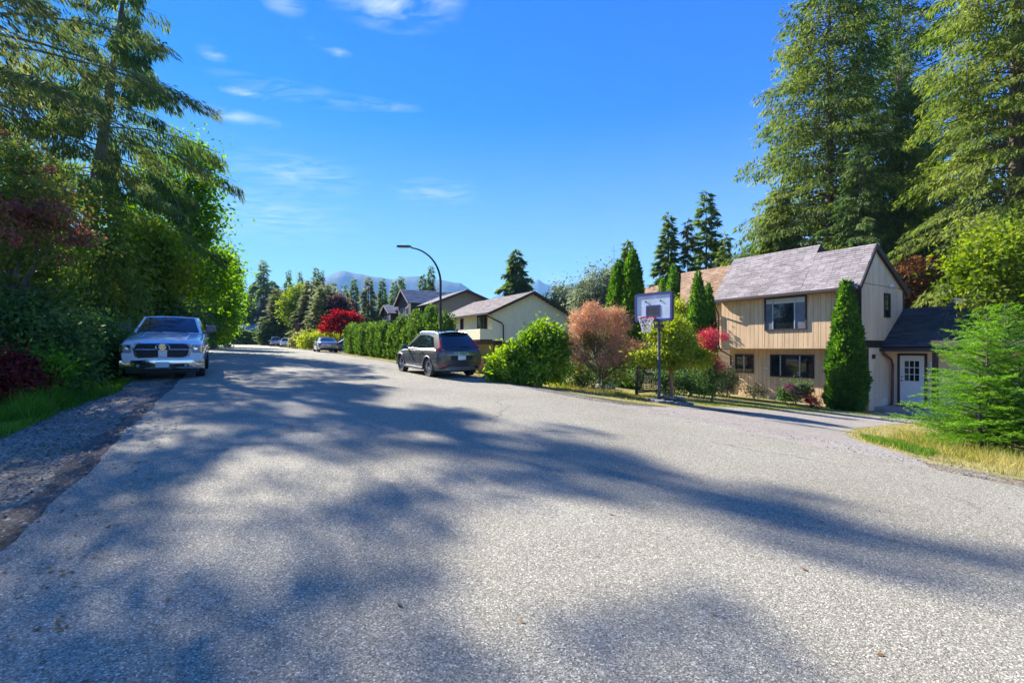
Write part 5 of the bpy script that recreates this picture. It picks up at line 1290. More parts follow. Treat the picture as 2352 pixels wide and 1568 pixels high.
# pale utility cabinet on a pole at the far left kerb
x, y = P(527, 90); ub = thing('sign_post', 'thin post with a small pale board at the far left kerb', 'sign post', (x, y, hzf(x, y)))
zb_ = ZY(742, 90) - hzf(x, y)
part(ub, 'post', M_alu, lambda b: b.tube([(0, 0, -.2), (0, 0, zb_ + .4)], .05, 6)); part(ub, 'board', mat('pale_green_board', (.35, .45, .38), .6), lambda b: b.cbox(-.3, .3, -.06, -.03, zb_ - .7, zb_ + .4, .01))
# ------------------------------------------------------------------ trees, shrubs and hedges
def put(o, V, m, name='crown'): return np_mesh(name, V, quads(V), m, o)
def conifer(name, label, px, D, ytop, hw, m, seed, n=9000, group=None, tl=.5, tw=.15, ybase=None, bark=None, r0=None, lean=0, **k):
    r = np.random.default_rng(seed); x, y = P(px, D); z = hzf(x, y)
    H = ZY(ytop, D) - z; Rr = hw / F * D
    o = thing(name, label, 'tree', (x, y, z), 0, group)
    V, br = conifer_leaves(r, H, Rr, n=n, tl=tl, tw=tw, lean=(lean, 0), **k)
    put(o, V, m); trunk_mesh(H * .97, r0 or H * .012, (lean, 0), br if k.get('limbs', True) else None, brr=.012 + .0006 * H).build('trunk', bark or M_bark, o, 60)
    return o
# prototypes for the far woods: unit trees that copies stretch to their size
def proto(kind_, seed, n=7000):
    r = np.random.default_rng(seed); H = 10.0
    if kind_ == 'spruce': V, br = conifer_leaves(r, H, 2.0, nb=110, base=.06, pw=.9, up=.05, droop=.35, n=n, tl=.55, tw=.13, hang=.35, irr=.45, spread=.16)
    elif kind_ == 'fir': V, br = conifer_leaves(r, H, 2.0, nb=150, base=.05, pw=.8, up=.15, droop=.3, n=n, tl=.5, tw=.15, hang=.3, irr=.25)
    elif kind_ == 'cedar': V, br = conifer_leaves(r, H, 2.0, nb=170, base=.03, pw=.6, up=.05, droop=.45, n=n, tl=.5, tw=.16, hang=.8, irr=.3)
    return V, br, H
PR = {}
def far_tree(kind_, v, m, label, px, D, ytop, hw, group=None, zoff=0, name=None):
    key = (kind_, v, m.name); x, y = P(px, D); z = hzf(x, y) - .1 + zoff; H = ZY(ytop, D) - z
    k = H / 10.0; w = (hw / F * D) / 2.0 * 1.4
    if key not in PR:
        V, br, H0 = proto(kind_, 1000 + 17 * v + len(kind_))
        o = thing(name or {'spruce': 'spruce_tree', 'fir': 'fir_tree', 'cedar': 'cedar_tree'}[kind_], label, 'tree', (0, 0, 0), 0, group)
        put(o, V, m); trunk_mesh(H0 * .97, .17, br=br[::3], sides=6).build('trunk', M_bark, o, 60); PR[key] = o
    else:
        o = copy_tree(PR[key]); tag(o, label, 'tree', group)
    o.location = (x, y, z); o.scale = (w, w, k); o.rotation_euler = (0, 0, random.random() * 6.28)
    return o
def broad(name, label, px, D, lobes_px, m, seed, n=8000, size=.2, clump=.4, group=None, bark=None, r0=.18, cat='tree', trunk_name='trunk', fork=None, aspect=.6, depthk=.9, per=28, base=None, crown='crown', shell=.55, upb=.5, droopd=0., extra=None, zsq=1.0):
    """broad-leaved crown; lobes in photograph pixels: (px, py, half width, half height[, depth offset m])"""
    r = np.random.default_rng(seed); x, y = base[:2] if base else P(px, D); z = hzf(x, y)
    L = []
    for q in lobes_px:
        dd = q[4] if len(q) > 4 else 0; D2 = y + dd
        L.append(((q[0] - CX) / F * D2 - x, dd, ZY(q[1], D2) - z, q[2] / F * D2, q[2] / F * D2 * depthk, q[3] / F * D2))
    o = thing(name, label, cat, (x, y, z), 0, group)
    V = blob_leaves(r, L, n, size, aspect, clump, per, shell, upb, droopd, zsq); put(o, V, m, crown)
    if extra:
        for (lp, m2, n2, s2, c2, nm) in extra:
            L2 = [((q[0] - CX) / F * (y + (q[4] if len(q) > 4 else 0)) - x, q[4] if len(q) > 4 else 0, ZY(q[1], y + (q[4] if len(q) > 4 else 0)) - z, q[2] / F * y, q[2] / F * y * depthk, q[3] / F * y) for q in lp]
            put(o, blob_leaves(r, L2, n2, s2, aspect, c2, per, .2, upb, droopd, zsq), m2, nm)
    mb = MB(); limbs(mb, r, L, (0, 0, 0), r0, fork=fork); mb.build(trunk_name, bark or M_bark_grey, o, 60)
    return o
def column(name, label, px, D, ytop, hw, m, seed, n=6000, size=.12, prof=None, group=None, py=None, twin=None, lump=.1, aspect=.4):
    r = np.random.default_rng(seed); x, y = hit(px, py)[:2] if py else P(px, D); z = hzf(x, y); H = ZY(ytop, y) - z; Rr = hw / F * y
    o = thing(name, label, 'tree', (x, y, z), 0, group)
    pf = prof or [(0, .62), (.06, .85), (.25, 1.0), (.5, .9), (.75, .62), (.9, .32), (1, .04)]
    pr = [(a * H, b * Rr) for a, b in pf]
    V = column_leaves(r, pr, n, size, aspect, lump=lump); put(o, V, m)
    core = MB(); core.lathe([(0, 0)] + [(b * .72, a * .97) for a, b in pr] + [(0, H * .97)], 12); core.build('inner_foliage', m, o, 60)
    part(o, 'trunk', M_bark, lambda b: b.tube([(0, 0, -.1), (0, 0, H * .8)], [.08, .02], 6))
    return o

# ---- left foreground
conifer('spruce_tree', 'tall drooping spruce with a leaning grey trunk rising out of the frame behind the pickup', 165, 28, -165, 222, LM['spruce'], 21, n=60000, tl=.40, tw=.062, nb=155, base=.13, pw=1.2, cap=1.9, up=.06, droop=.36, hang=1.7, irr=.45, lean=3.5, r0=.50, bark=M_bark_grey, spread=.13, umin=.22)
# conifer standing outside the frame whose branches reach in at the top left corner
xx, yy = P(-115, 17); zz_ = hzf(xx, yy)
o = thing('hemlock_tree', 'loose limbed conifer reaching in with long branches at the top left corner', 'tree', (xx, yy, zz_))
r = np.random.default_rng(22); V, br = conifer_leaves(r, 20, 7.9, nb=66, base=.46, pw=.5, up=.10, droop=.22, n=35000, tl=.28, tw=.05, hang=.8, irr=.4, spread=.17, umin=.2)
put(o, V, LM['brownspruce']); trunk_mesh(19.5, .34, (0, 0), br, brr=.03).build('trunk', M_bark_grey, o, 60)
broad('maple_tree', 'green Japanese maple turning red in layers at the left edge', 30, 11.2, [(-60, 470, 120, 110), (20, 420, 95, 85, .4), (90, 470, 80, 70, -.3), (130, 560, 75, 60), (40, 570, 110, 70, .5), (-40, 640, 110, 90), (70, 660, 80, 65, .4), (-20, 360, 60, 60, .5)], LM['redgreen'], 23, n=21000, size=.09, clump=.17, r0=.14, per=30, droopd=.5, upb=1.0, zsq=.45,
      extra=[([(40, 505, 85, 18, -.5), (110, 490, 70, 16, -.7), (165, 530, 50, 16, -.5), (90, 545, 80, 15, -.8), (20, 470, 60, 18, -.5), (150, 600, 40, 10, -.4), (100, 395, 40, 14, -.1), (10, 310, 30, 16, 0)], LM['crimson'], 2600, .085, .12, 'red_leaves')])
broad('shrub', 'dark laurel bank under the red maple at the left edge', 20, 10.4, [(-40, 770, 110, 75), (60, 760, 90, 70, .6), (130, 790, 70, 60, .4), (10, 850, 110, 60, -.1), (110, 850, 70, 50, .1)], LM['dark'], 24, n=14000, size=.11, clump=.2, r0=.05, cat='shrub', trunk_name='stem', fork=.2)
broad('cedar_tree', 'young cedar with feathery green sprays left of the pickup', 236, 19.5, [(236, 520, 34, 60), (225, 600, 55, 70), (240, 680, 70, 70), (250, 740, 78, 55), (200, 700, 60, 70, .8)], LM['cedar'], 25, n=10000, size=.22, clump=.3, r0=.14, aspect=.35, droopd=.9)
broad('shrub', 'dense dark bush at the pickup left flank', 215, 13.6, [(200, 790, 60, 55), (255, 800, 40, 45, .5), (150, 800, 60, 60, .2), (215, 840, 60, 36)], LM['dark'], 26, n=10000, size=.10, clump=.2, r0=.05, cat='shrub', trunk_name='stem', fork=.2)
broad('shrub', 'bright green leafy bush beside the pickup front wing', 262, 15.6, [(250, 775, 34, 30), (272, 800, 26, 34, .3), (235, 790, 28, 26, .4)], LM['laurel'], 27, n=6000, size=.11, clump=.16, r0=.03, cat='shrub', trunk_name='stem', fork=.2)
broad('shrub', 'dark red leaved shrub at the lower left edge', 35, 8.6, [(15, 885, 38, 36), (55, 880, 24, 34, .3), (-30, 870, 45, 48, .3), (35, 850, 26, 26, .4)], LM['darkred'], 28, n=11000, size=.075, clump=.12, r0=.03, cat='shrub', trunk_name='stem', fork=.15)
broad('fern', 'small bright green fern between the dark shrubs on the left', 118, 9.6, [(118, 842, 26, 20), (128, 850, 20, 16, -.2)], LM['maple'], 29, n=1500, size=.12, clump=.12, r0=.02, cat='fern', trunk_name='stem', fork=.1, aspect=.35)
broad('broadleaf_tree', 'big bright green broad leaved tree right of the leaning spruce', 405, 37, [(400, 420, 55, 60), (445, 470, 46, 55), (465, 400, 30, 45, 1), (380, 520, 80, 70), (450, 570, 55, 60), (420, 640, 85, 60), (350, 600, 80, 70, 1), (480, 650, 42, 55), (440, 350, 26, 36), (480, 520, 28, 40)], LM['maple'], 30, n=18000, size=.30, clump=.55, r0=.35)
broad('broadleaf_tree', 'rounded green street tree farther along the left kerb', 490, 50, [(490, 610, 36, 55), (505, 660, 34, 55), (480, 680, 40, 55), (500, 730, 40, 45), (515, 620, 18, 40)], LM['maple'], 31, n=15000, size=.34, clump=.55, r0=.25)
broad('broadleaf_tree', 'dark green tree at the far end of the left row', 522, 64, [(512, 655, 24, 45), (522, 690, 18, 42), (504, 710, 28, 40), (516, 735, 18, 26)], LM['maple'], 32, n=8000, size=.40, clump=.6, r0=.22)
broad('broadleaf_tree', 'sunlit yellow green tree glowing behind the pickup roof', 345, 25, [(340, 560, 42, 40), (370, 620, 55, 45), (320, 640, 50, 50, .6), (365, 690, 36, 26)], LM['maple_y'], 33, n=13000, size=.22, clump=.36, r0=.14)
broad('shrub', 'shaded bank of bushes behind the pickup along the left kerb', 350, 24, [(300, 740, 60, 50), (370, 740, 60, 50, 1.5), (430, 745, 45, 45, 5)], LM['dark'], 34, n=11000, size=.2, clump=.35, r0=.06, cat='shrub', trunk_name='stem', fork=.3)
broad('shrub', 'green hedge bank on the left kerb beyond the pickup', 470, 48, [(450, 755, 30, 40), (475, 760, 26, 34, 4), (495, 765, 22, 28, 9), (512, 770, 16, 22, 14)], LM['maple'], 35, n=9000, size=.26, clump=.4, r0=.06, cat='shrub', trunk_name='stem', fork=.3)
broad('cedar_tree', 'dark cedar filling the gap behind the leaning trunk', 140, 33, [(120, 600, 60, 60), (160, 650, 70, 60), (90, 700, 90, 60), (170, 720, 80, 60), (270, 680, 55, 60, 2)], LM['brownspruce'], 36, n=10000, size=.36, clump=.6, r0=.3, aspect=.35, droopd=.7)

# ---- right: tall conifers behind the house
conifer('cedar_tree', 'tall dense cedar behind the beige house, its top cut by the frame', 1905, 37, -110, 225, LM['cedar'], 41, n=100000, tl=.35, tw=.095, rnd=.5, nb=620, base=.03, pw=.58, up=.22, droop=.42, hang=1.0, irr=.42, umin=.35, spread=.4, r0=.5)
conifer('fir_tree', 'tall dark fir with level branches right of the dense cedar', 2065, 45, -200, 235, LM['fir'], 42, n=62000, tl=.48, tw=.105, rnd=.45, nb=230, base=.06, pw=.6, up=.22, droop=.22, hang=.35, irr=.4, r0=.55)
conifer('cedar_tree', 'huge light green weeping cedar at the right edge', 2335, 25.5, -420, 225, LM['cedar_light'], 43, n=115000, tl=.29, tw=.072, rnd=.5, nb=640, base=.05, pw=.40, up=.14, droop=.45, hang=1.0, irr=.25, r0=.55, umin=.3, spread=.3)
conifer('cedar_tree', 'shorter yellow green cedar between the tall cedar and the right edge', 2085, 33, 190, 140, LM['cedar_light'], 44, n=55000, tl=.34, tw=.085, rnd=.5, nb=260, base=.03, pw=.6, up=.1, droop=.5, hang=1.2, irr=.35)
conifer('hemlock_tree', 'young dark hemlock close behind the ridge of the beige house', 1975, 31, 330, 120, LM['spruce'], 45, n=32000, tl=.38, tw=.08, nb=150, base=.03, pw=.65, up=.1, droop=.4, hang=.8, irr=.35)
conifer('cedar_tree', 'mid green cedar left of the house ridge in front of the tall cedar', 1790, 36, 430, 85, LM['cedar'], 46, n=32000, tl=.4, tw=.075, nb=140, base=.03, pw=.6, up=.1, droop=.4, hang=.9, irr=.3)
broad('broadleaf_tree', 'sunny yellow green broad leaved tree above the young fir', 2300, 17.5, [(2290, 600, 75, 50), (2340, 640, 70, 60, .4), (2250, 660, 50, 45), (2320, 560, 60, 40, .6), (2360, 700, 60, 60)], LM['maple_y'], 47, n=15000, size=.16, clump=.28, r0=.12)
broad('maple_tree', 'copper leaved maple behind the low entry roof', 2125, 27.5, [(2120, 612, 62, 22), (2145, 650, 62, 24), (2090, 665, 46, 22), (2170, 600, 36, 22, .6), (2160, 690, 56, 24), (2080, 630, 40, 14)], LM['copper'], 48, n=9000, size=.17, clump=.26, r0=.13, zsq=.35, upb=1.2)
conifer('spruce_tree', 'tall narrow spruce standing alone above the tan roof', 1622, 47, 437, 62, LM['spruce'], 49, n=16000, tl=.6, tw=.15, nb=120, base=.05, pw=.8, up=.10, droop=.3, hang=.35, irr=.4)
conifer('spruce_tree', 'dark spruce left of the tallest one behind the tan roof', 1535, 45, 488, 50, LM['fir'], 50, n=12000, tl=.55, tw=.14, nb=110, base=.05, pw=.75, up=.1, droop=.35, hang=.5, irr=.4)
conifer('hemlock_tree', 'brown tinged half bare conifer between the two spruces', 1580, 44, 500, 36, LM['brownspruce'], 51, n=6500, tl=.5, tw=.11, nb=80, base=.1, pw=.7, up=.1, droop=.35, hang=.6, irr=.5)
conifer('fir_tree', 'short dark fir beside the left end of the house ridge', 1668, 43, 535, 34, LM['fir'], 52, n=7000, tl=.5, tw=.14, nb=90, base=.05, pw=.75, up=.1, droop=.35, hang=.5, irr=.4)
conifer('cedar_tree', 'pointed cedar behind the pair of dark columns', 1443, 39, 548, 34, LM['cedar'], 53, n=8000, tl=.45, tw=.12, nb=110, base=.03, pw=.6, up=.1, droop=.4, hang=.7, irr=.3)
conifer('spruce_tree', 'full spruce with spreading base above the cream house roof', 1185, 62, 570, 62, LM['spruce'], 54, n=14000, tl=.75, tw=.22, nb=110, base=.08, pw=.85, up=.05, droop=.3, hang=.5, irr=.4)
broad('broadleaf_tree', 'fluffy grey green tree left of the radio mast', 1372, 50, [(1372, 668, 42, 42), (1350, 690, 32, 34), (1395, 650, 26, 30), (1375, 720, 50, 36)], LM['grey'], 55, n=11000, size=.26, clump=.5, r0=.2)
broad('broadleaf_tree', 'small grey green tree right of the cream gable', 1292, 60, [(1290, 690, 26, 28), (1305, 715, 28, 28), (1275, 720, 24, 26)], LM['grey'], 56, n=6500, size=.30, clump=.5, r0=.18)

# ---- garden between road and houses
dark_prof = [(0, .6), (.1, .9), (.35, 1.0), (.65, .92), (.85, .62), (.95, .3), (1, .05)]
column('cypress_tree', 'tall dark columnar cypress, left of a close pair', 0, 0, 612, 22, LM['arbor'], 61, n=9000, size=.15, py=868, prof=dark_prof, px=1421) if False else column('cypress_tree', 'tall dark columnar cypress, left one of a close pair', 1422, 23.5, 598, 27, LM['arbor'], 61, n=12000, size=.15, prof=dark_prof)
column('cypress_tree', 'tall dark columnar cypress, right one of a close pair', 1453, 23.0, 574, 27, LM['arbor'], 62, n=12000, size=.15, prof=dark_prof)
column('cypress_tree', 'thin columnar cypress showing left of the backboard top', 1522, 33, 640, 14, LM['arbor'], 63, n=4000, size=.18, prof=dark_prof)
column('cypress_tree', 'columnar cypress rising behind the right end of the backboard', 1547, 32, 608, 19, LM['arbor'], 64, n=6000, size=.18, prof=dark_prof)
column('cypress_tree', 'pointed columnar cypress at the left corner of the beige house', 1603, 23.2, 623, 25, LM['arbor'], 65, n=10000, size=.14)
column('cypress_tree', 'slimmer cypress touching the left downspout of the beige house', 1628, 23.8, 650, 17, LM['arbor'], 66, n=7000, size=.14)
column('arborvitae', 'bright green cone shaped arborvitae at the right corner of the beige house', 1944, 0, 650, 35, LM['arbor'], 67, n=22000, size=.19, py=942, prof=[(0, .80), (.04, .95), (.14, 1.0), (.3, .94), (.5, .78), (.7, .56), (.85, .36), (.95, .2), (1, .03)], lump=.17)
broad('rhododendron', 'large lime green bush spilling onto the verge right of the grey suv', 1215, 17.2, [(1250, 757, 18, 15, .2), (1272, 772, 20, 16, .2), (1236, 770, 22, 18), (1260, 782, 32, 24, -.1), (1280, 792, 18, 18), (1216, 790, 24, 20, -.2), (1236, 808, 32, 24, -.3), (1266, 815, 34, 26, -.3), (1176, 810, 20, 17, -.4), (1198, 822, 26, 22, -.4), (1150, 828, 19, 16, -.5), (1137, 840, 15, 14, -.6), (1172, 842, 26, 20, -.6), (1212, 842, 30, 22, -.6), (1250, 845, 32, 22, -.5), (1150, 858, 22, 16, -.8), (1186, 862, 28, 16, -.8), (1222, 866, 30, 15, -.8), (1280, 830, 20, 22, -.2), (1280, 858, 22, 18, -.3)], LM['laurel'], 71, n=19000, size=.16, clump=.11, r0=.06, cat='shrub', trunk_name='stem', fork=.25, aspect=.38, upb=.2)
broad('smoke_bush', 'large pinkish brown smoke bush with hazy plumes', 1385, 17.4, [(1330, 724, 18, 14), (1360, 714, 22, 15), (1398, 728, 24, 18), (1416, 720, 15, 12, .2), (1433, 744, 18, 17), (1312, 782, 20, 15, -.1), (1318, 800, 16, 13, -.2), (1346, 748, 24, 18), (1375, 750, 22, 18, -.2), (1412, 764, 19, 15, -.2), (1426, 788, 23, 17, -.2), (1455, 797, 20, 14, -.2), (1443, 820, 17, 13, -.3), (1402, 802, 22, 16, -.4), (1404, 824, 22, 15, -.5), (1330, 822, 16, 12, -.3), (1386, 834, 18, 12, -.5), (1350, 770, 26, 14, .3), (1325, 752, 16, 14, .1)], LM['smoke'], 72, n=42000, size=.05, clump=.085, r0=.05, cat='shrub', trunk_name='stem', fork=.45, aspect=.35, per=60, crown='plumes',
      extra=[([(1350, 785, 26, 20), (1362, 812, 30, 20, -.1), (1345, 842, 30, 16, -.3), (1400, 850, 36, 14, -.4), (1385, 785, 36, 24, .2)], LM['smoke_leaf'], 6000, .08, .16, 'leaves')])
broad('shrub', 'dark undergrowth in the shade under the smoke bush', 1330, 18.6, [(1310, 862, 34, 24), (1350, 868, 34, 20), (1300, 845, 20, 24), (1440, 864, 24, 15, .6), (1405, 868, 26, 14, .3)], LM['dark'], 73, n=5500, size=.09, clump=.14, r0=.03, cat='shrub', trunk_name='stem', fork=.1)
broad('strawberry_tree', 'small lime leaved tree with an orange brown trunk behind the hoop', 1541, 15.9, [(1546, 748, 26, 18), (1524, 772, 30, 18), (1562, 782, 30, 18), (1540, 800, 48, 20), (1500, 812, 34, 16, -.2), (1580, 812, 32, 18), (1545, 828, 54, 14), (1475, 828, 18, 12), (1606, 832, 18, 10)], LM['lime'], 74, n=12500, size=.095, clump=.12, r0=.065, fork=1.05, bark=M_bark_red, upb=.9, zsq=.6, droopd=.3)
broad('shrub', 'yellow green shrub beside the tan roofed house wall', 1560, 27, [(1556, 706, 16, 13), (1560, 724, 18, 15), (1550, 745, 20, 16)], LM['lime'], 75, n=2400, size=.14, clump=.2, r0=.05, cat='shrub', trunk_name='stem', fork=.4)
broad('smoke_bush', 'dark shrub topped by vivid pink plumes at the house corner', 1632, 18.6, [(1634, 776, 24, 17), (1630, 815, 20, 18), (1646, 840, 15, 12), (1622, 790, 14, 11)], LM['pinkp'], 76, n=9000, size=.055, clump=.10, r0=.04, cat='shrub', trunk_name='stem', fork=.5, per=50, crown='plumes', aspect=.4,
      extra=[([(1630, 850, 26, 26), (1618, 880, 28, 24), (1648, 872, 20, 30), (1630, 895, 32, 14)], LM['dark'], 4200, .09, .14, 'leaves')])
broad('shrub', 'dark shrubs standing in front of the lattice fence', 1520, 18.4, [(1520, 868, 12, 24), (1534, 878, 18, 24), (1566, 882, 16, 24, .4)], LM['dark'], 77, n=2600, size=.09, clump=.13, r0=.03, cat='shrub', trunk_name='stem', fork=.1)
broad('shrub', 'pale yellowish climbing shrub by the house meter', 1668, 22.6, [(1664, 858, 13, 20), (1676, 872, 16, 18), (1668, 890, 16, 14), (1690, 880, 8, 18)], LM['pale'], 78, n=2600, size=.075, clump=.12, r0=.03, cat='shrub', trunk_name='stem', fork=.3)
broad('shrub', 'sparse twiggy shrub under the small ground floor window', 1735, 21.3, [(1728, 897, 20, 10), (1745, 900, 20, 9), (1715, 890, 10, 8)], LM['pale'], 79, n=1100, size=.06, clump=.12, r0=.02, cat='shrub', trunk_name='stem', fork=.1)
broad('hydrangea', 'hydrangea with purple and pink flower heads under the wide window', 1821, 19.6, [(1820, 900, 24, 16), (1838, 895, 18, 16), (1806, 905, 14, 12)], LM['dark'], 80, n=2600, size=.10, clump=.11, r0=.02, cat='shrub', trunk_name='stem', fork=.1,
      extra=[([(1803, 888, 5, 4, -.25), (1812, 885, 5, 4, -.3), (1822, 889, 6, 5, -.4), (1829, 898, 5, 4, -.45), (1840, 885, 5, 4, -.3), (1848, 890, 5, 4, -.25), (1815, 897, 5, 4, -.45), (1835, 905, 4, 3, -.5)], LM['flower'], 1700, .03, .035, 'flower_heads')])
broad('shrub', 'small low dark red shrub right of the hydrangea', 1866, 18.8, [(1866, 920, 11, 8), (1875, 925, 8, 7), (1858, 914, 8, 7)], LM['darkred'], 81, n=900, size=.06, clump=.09, r0=.015, cat='shrub', trunk_name='stem', fork=.05)

# young fir by the driveway: real needles on every twig
def young_fir(name, label, px, py, hts, D=None, seed=90, Rb=1.55):
    r = np.random.default_rng(seed); x, y, z = hit(px, py); o = thing(name, label, 'tree', (x, y, z))
    C, Dd, Nn, Ln = [], [], [], []; mb = MB()
    for (ox, oy, H, Rr) in hts:
        mb.tube([(ox * .3, oy * .3, -.1), (ox, oy, H * .3), (ox, oy, H)], [.05, .035, .006], 7)
        nb = int(80 * H / 3)
        for i in range(nb):
            f = (i + r.random()) / nb; zb = H * (.05 + .93 * f); L = Rr * (1 - f) ** .75 * (.8 + .4 * r.random()) + .12; az = i * 2.399 + r.normal(0, .35)
            dr = np.array([math.cos(az), math.sin(az), 0]); pp = np.array([-math.sin(az), math.cos(az), 0]); up = .25 + .45 * f
            o0 = np.array([ox, oy, zb]); bp_ = lambda u: o0 + dr * L * u + np.array([0, 0, L * (up * u - .25 * u * u)])
            mb.tube([bp_(u) for u in (0, .35, .7, 1)], [.014, .01, .006, .003], 4, cap=False)
            twigs = [(bp_(.15), bp_(1.0))]
            nt = max(3, int(L / .085))
            for j in range(nt):
                u = .18 + .8 * j / nt; tlen = (.40 * L * (1 - u) + .10) * (.7 + .6 * r.random())
                for sg in (-1, 1):
                    q = bp_(u); d = dr * .75 + pp * sg * .75 + np.array([0, 0, r.normal(.05, .18)]); d /= np.linalg.norm(d); twigs.append((q, q + d * tlen))
            for (a, b) in twigs:
                d = b - a; ln = np.linalg.norm(d); d = d / ln; k = max(4, int(ln / .009)); u = r.random(k)
                c = a + (b - a) * u[:, None]
                s = np.cross(d, [0, 0, 1.0]); s /= np.linalg.norm(s) + 1e-9; w = np.cross(s, d)
                an = r.choice([-1, 1], k) * (.9 + .5 * r.random(k)); ro = r.normal(.25, .5, k)
                dd = d * .75 + s * np.sin(an)[:, None] + w * ro[:, None]
                C.append(c); Dd.append(nrm(dd)); Nn.append(np.tile(w, (k, 1)) + r.normal(0, .3, (k, 3)))
    C, Dd, Nn = map(np.concatenate, (C, Dd, Nn)); n = len(C)
    V = leaf_tris(C, Dd, Nn, .050 * (.7 + .6 * r.random(n)), .013)
    np_mesh('needles', V, tris(V), LM['youngfir'], o); mb.build('trunk', M_bark, o, 60); return o, n
yf, nn_ = young_fir('young_fir', 'bushy young fir with two leaders on the grass mound at the right edge', 2268, 1040, [(0, 0, 3.0, 1.5), (.62, .25, 3.1, 1.2), (-.35, -.2, 1.7, 1.0), (.35, -.3, 1.9, 1.1)])

# ---- hedges
def hedge(name, label, pts, h_px, m, seed, n, size, w=1.1, bumps=.12, trunkn=6, top=.12):
    """clipped hedge along a line of ground points (world x, y); its top follows the given photograph rows"""
    r = np.random.default_rng(seed); p = np.array([q for q in pts]); x0, y0 = p[0]; z0 = hzf(x0, y0)
    o = thing(name, label, 'hedge', (x0, y0, z0)); V = []
    seg = np.r_[0, np.cumsum(np.hypot(*np.diff(p, axis=0).T))]; Lt = seg[-1]
    u = r.random(n) * Lt; cx_, cy_ = np.interp(u, seg, p[:, 0]), np.interp(u, seg, p[:, 1])
    Z1 = np.interp(u, seg, [ZY(a, q[1]) for a, q in zip(h_px, p)]); Z0 = hz(cx_, cy_)
    dirx, diry = np.interp(u, seg, np.gradient(p[:, 0])), np.interp(u, seg, np.gradient(p[:, 1])); dl_ = np.hypot(dirx, diry); nx, ny = diry / dl_, -dirx / dl_
    side = r.choice([-1, 1, 0], n, p=[.42, .2, .38]); ph = 2 * np.pi * u / .75
    lump = 1 + bumps * (np.sin(ph) + .5 * np.sin(2.3 * ph + 1))
    q = np.where(side == 0, (r.random(n) * 2 - 1) * w / 2, -side * w / 2 * lump * (1 - .3 * r.random(n) ** 1.5))
    hh = np.where(side == 0, 1.0, r.random(n) ** .8); tp_ = top * (np.sin(ph) + .6 * np.sin(1.7 * ph)) * (.5 + .5 * hh)
    q = np.where((side != 0) & (hh > .85), q * (1.3 - .35 * hh), q)
    c = np.stack([cx_ + nx * q - x0, cy_ + ny * q - y0, Z0 + (Z1 - Z0) * hh + tp_ * hh + np.where(side == 0, -.2 * r.random(n) ** 2, 0) - z0], 1)
    od = np.stack([nx * np.sign(q) * (side != 0), ny * np.sign(q) * (side != 0), np.full(n, .9)], 1)
    d = nrm(od + r.normal(0, .35, (n, 3))); nnn = r.normal(0, .7, (n, 3)) + od * .4
    k = .55 + .9 * r.random(n); put(o, leaf_quads(c, d, nnn, size * k, size * .38 * k), m, 'foliage')
    core = MB()
    for a, b, ya, yb in zip(p, p[1:], h_px, h_px[1:]):
        dx, dy = b - a; l = math.hypot(dx, dy); qx, qy = dy / l * w * .36, -dx / l * w * .36
        pts_ = []
        for (e, py_) in ((a, ya), (b, yb)):
            g0 = hzf(*e) - z0; g1 = ZY(py_, e[1]) - .18 - z0
            pts_ += [(e[0] + qx - x0, e[1] + qy - y0, g0), (e[0] - qx - x0, e[1] - qy - y0, g0), (e[0] - qx - x0, e[1] - qy - y0, g1), (e[0] + qx - x0, e[1] + qy - y0, g1)]
        core.raw(pts_, [(0, 1, 2, 3), (4, 7, 6, 5), (0, 4, 5, 1), (1, 5, 6, 2), (2, 6, 7, 3), (3, 7, 4, 0)])
    core.build('inner_foliage', m, o)
    return o
def row_hedge(name, label, pts, h_px, m, seed, spacing, hw, n_each, size, jit=.15, lump=.14):
    """cedars planted in a row and grown together: one hedge"""
    r = np.random.default_rng(seed); p = np.array(pts); x0, y0 = p[0]; z0 = hzf(x0, y0); o = thing(name, label, 'hedge', (x0, y0, z0))
    seg = np.r_[0, np.cumsum(np.hypot(*np.diff(p, axis=0).T))]; VV = []; core = MB(); tr = MB()
    for u in np.arange(spacing * .4, seg[-1], spacing):
        u += r.normal(0, .06); cx_, cy_ = np.interp(u, seg, p[:, 0]) + r.normal(0, .07), np.interp(u, seg, p[:, 1]) + r.normal(0, .07)
        H = np.interp(u, seg, [ZY(a, q[1]) for a, q in zip(h_px, p)]) - hzf(cx_, cy_) + r.normal(0, jit); w = hw * (.85 + .3 * r.random()); dz = hzf(cx_, cy_) - z0
        pr = [(0, w * .8), (.12 * H, w * 1.05), (.5 * H, w), (.8 * H, w * .85), (.93 * H, w * .55), (H, w * .12)]
        VV.append(column_leaves(r, pr, n_each, size, .42, lump=lump) + np.array([cx_ - x0, cy_ - y0, dz]))
        core.lathe([(0, 0)] + [(b * .7, a * .96) for a, b in pr] + [(0, H * .96)], 8, (cx_ - x0, cy_ - y0, dz)); tr.tube([(cx_ - x0, cy_ - y0, dz - .2), (cx_ - x0, cy_ - y0, dz + .5)], .05, 5)
    put(o, np.concatenate(VV), m, 'foliage'); core.build('inner_foliage', m, o, 60); tr.build('stems', M_bark, o); return o
row_hedge('hedge', 'clipped flat topped cedar hedge, the lower and farther of two in line', [P(893, 34.5), P(850, 38), P(806, 43)], [741, 742, 744], LM['hedge'], 101, .72, .55, 1500, .17, .05)
row_hedge('hedge', 'shaggy taller cedar hedge beside the street lamp', [P(1024, 27.4), P(1000, 28.6), P(960, 30.6), P(925, 32.6), P(899, 34.2)], [702, 712, 718, 730, 736], LM['hedge'], 102, .80, .60, 1900, .16, .24, .2)
hedge('hedge', 'long dark clipped hedge across the far end of the street', [P(590, 108), P(560, 104), P(522, 100)], [766, 763, 761], LM['dark'], 103, 7000, .40, 1.5, .05, top=.04)

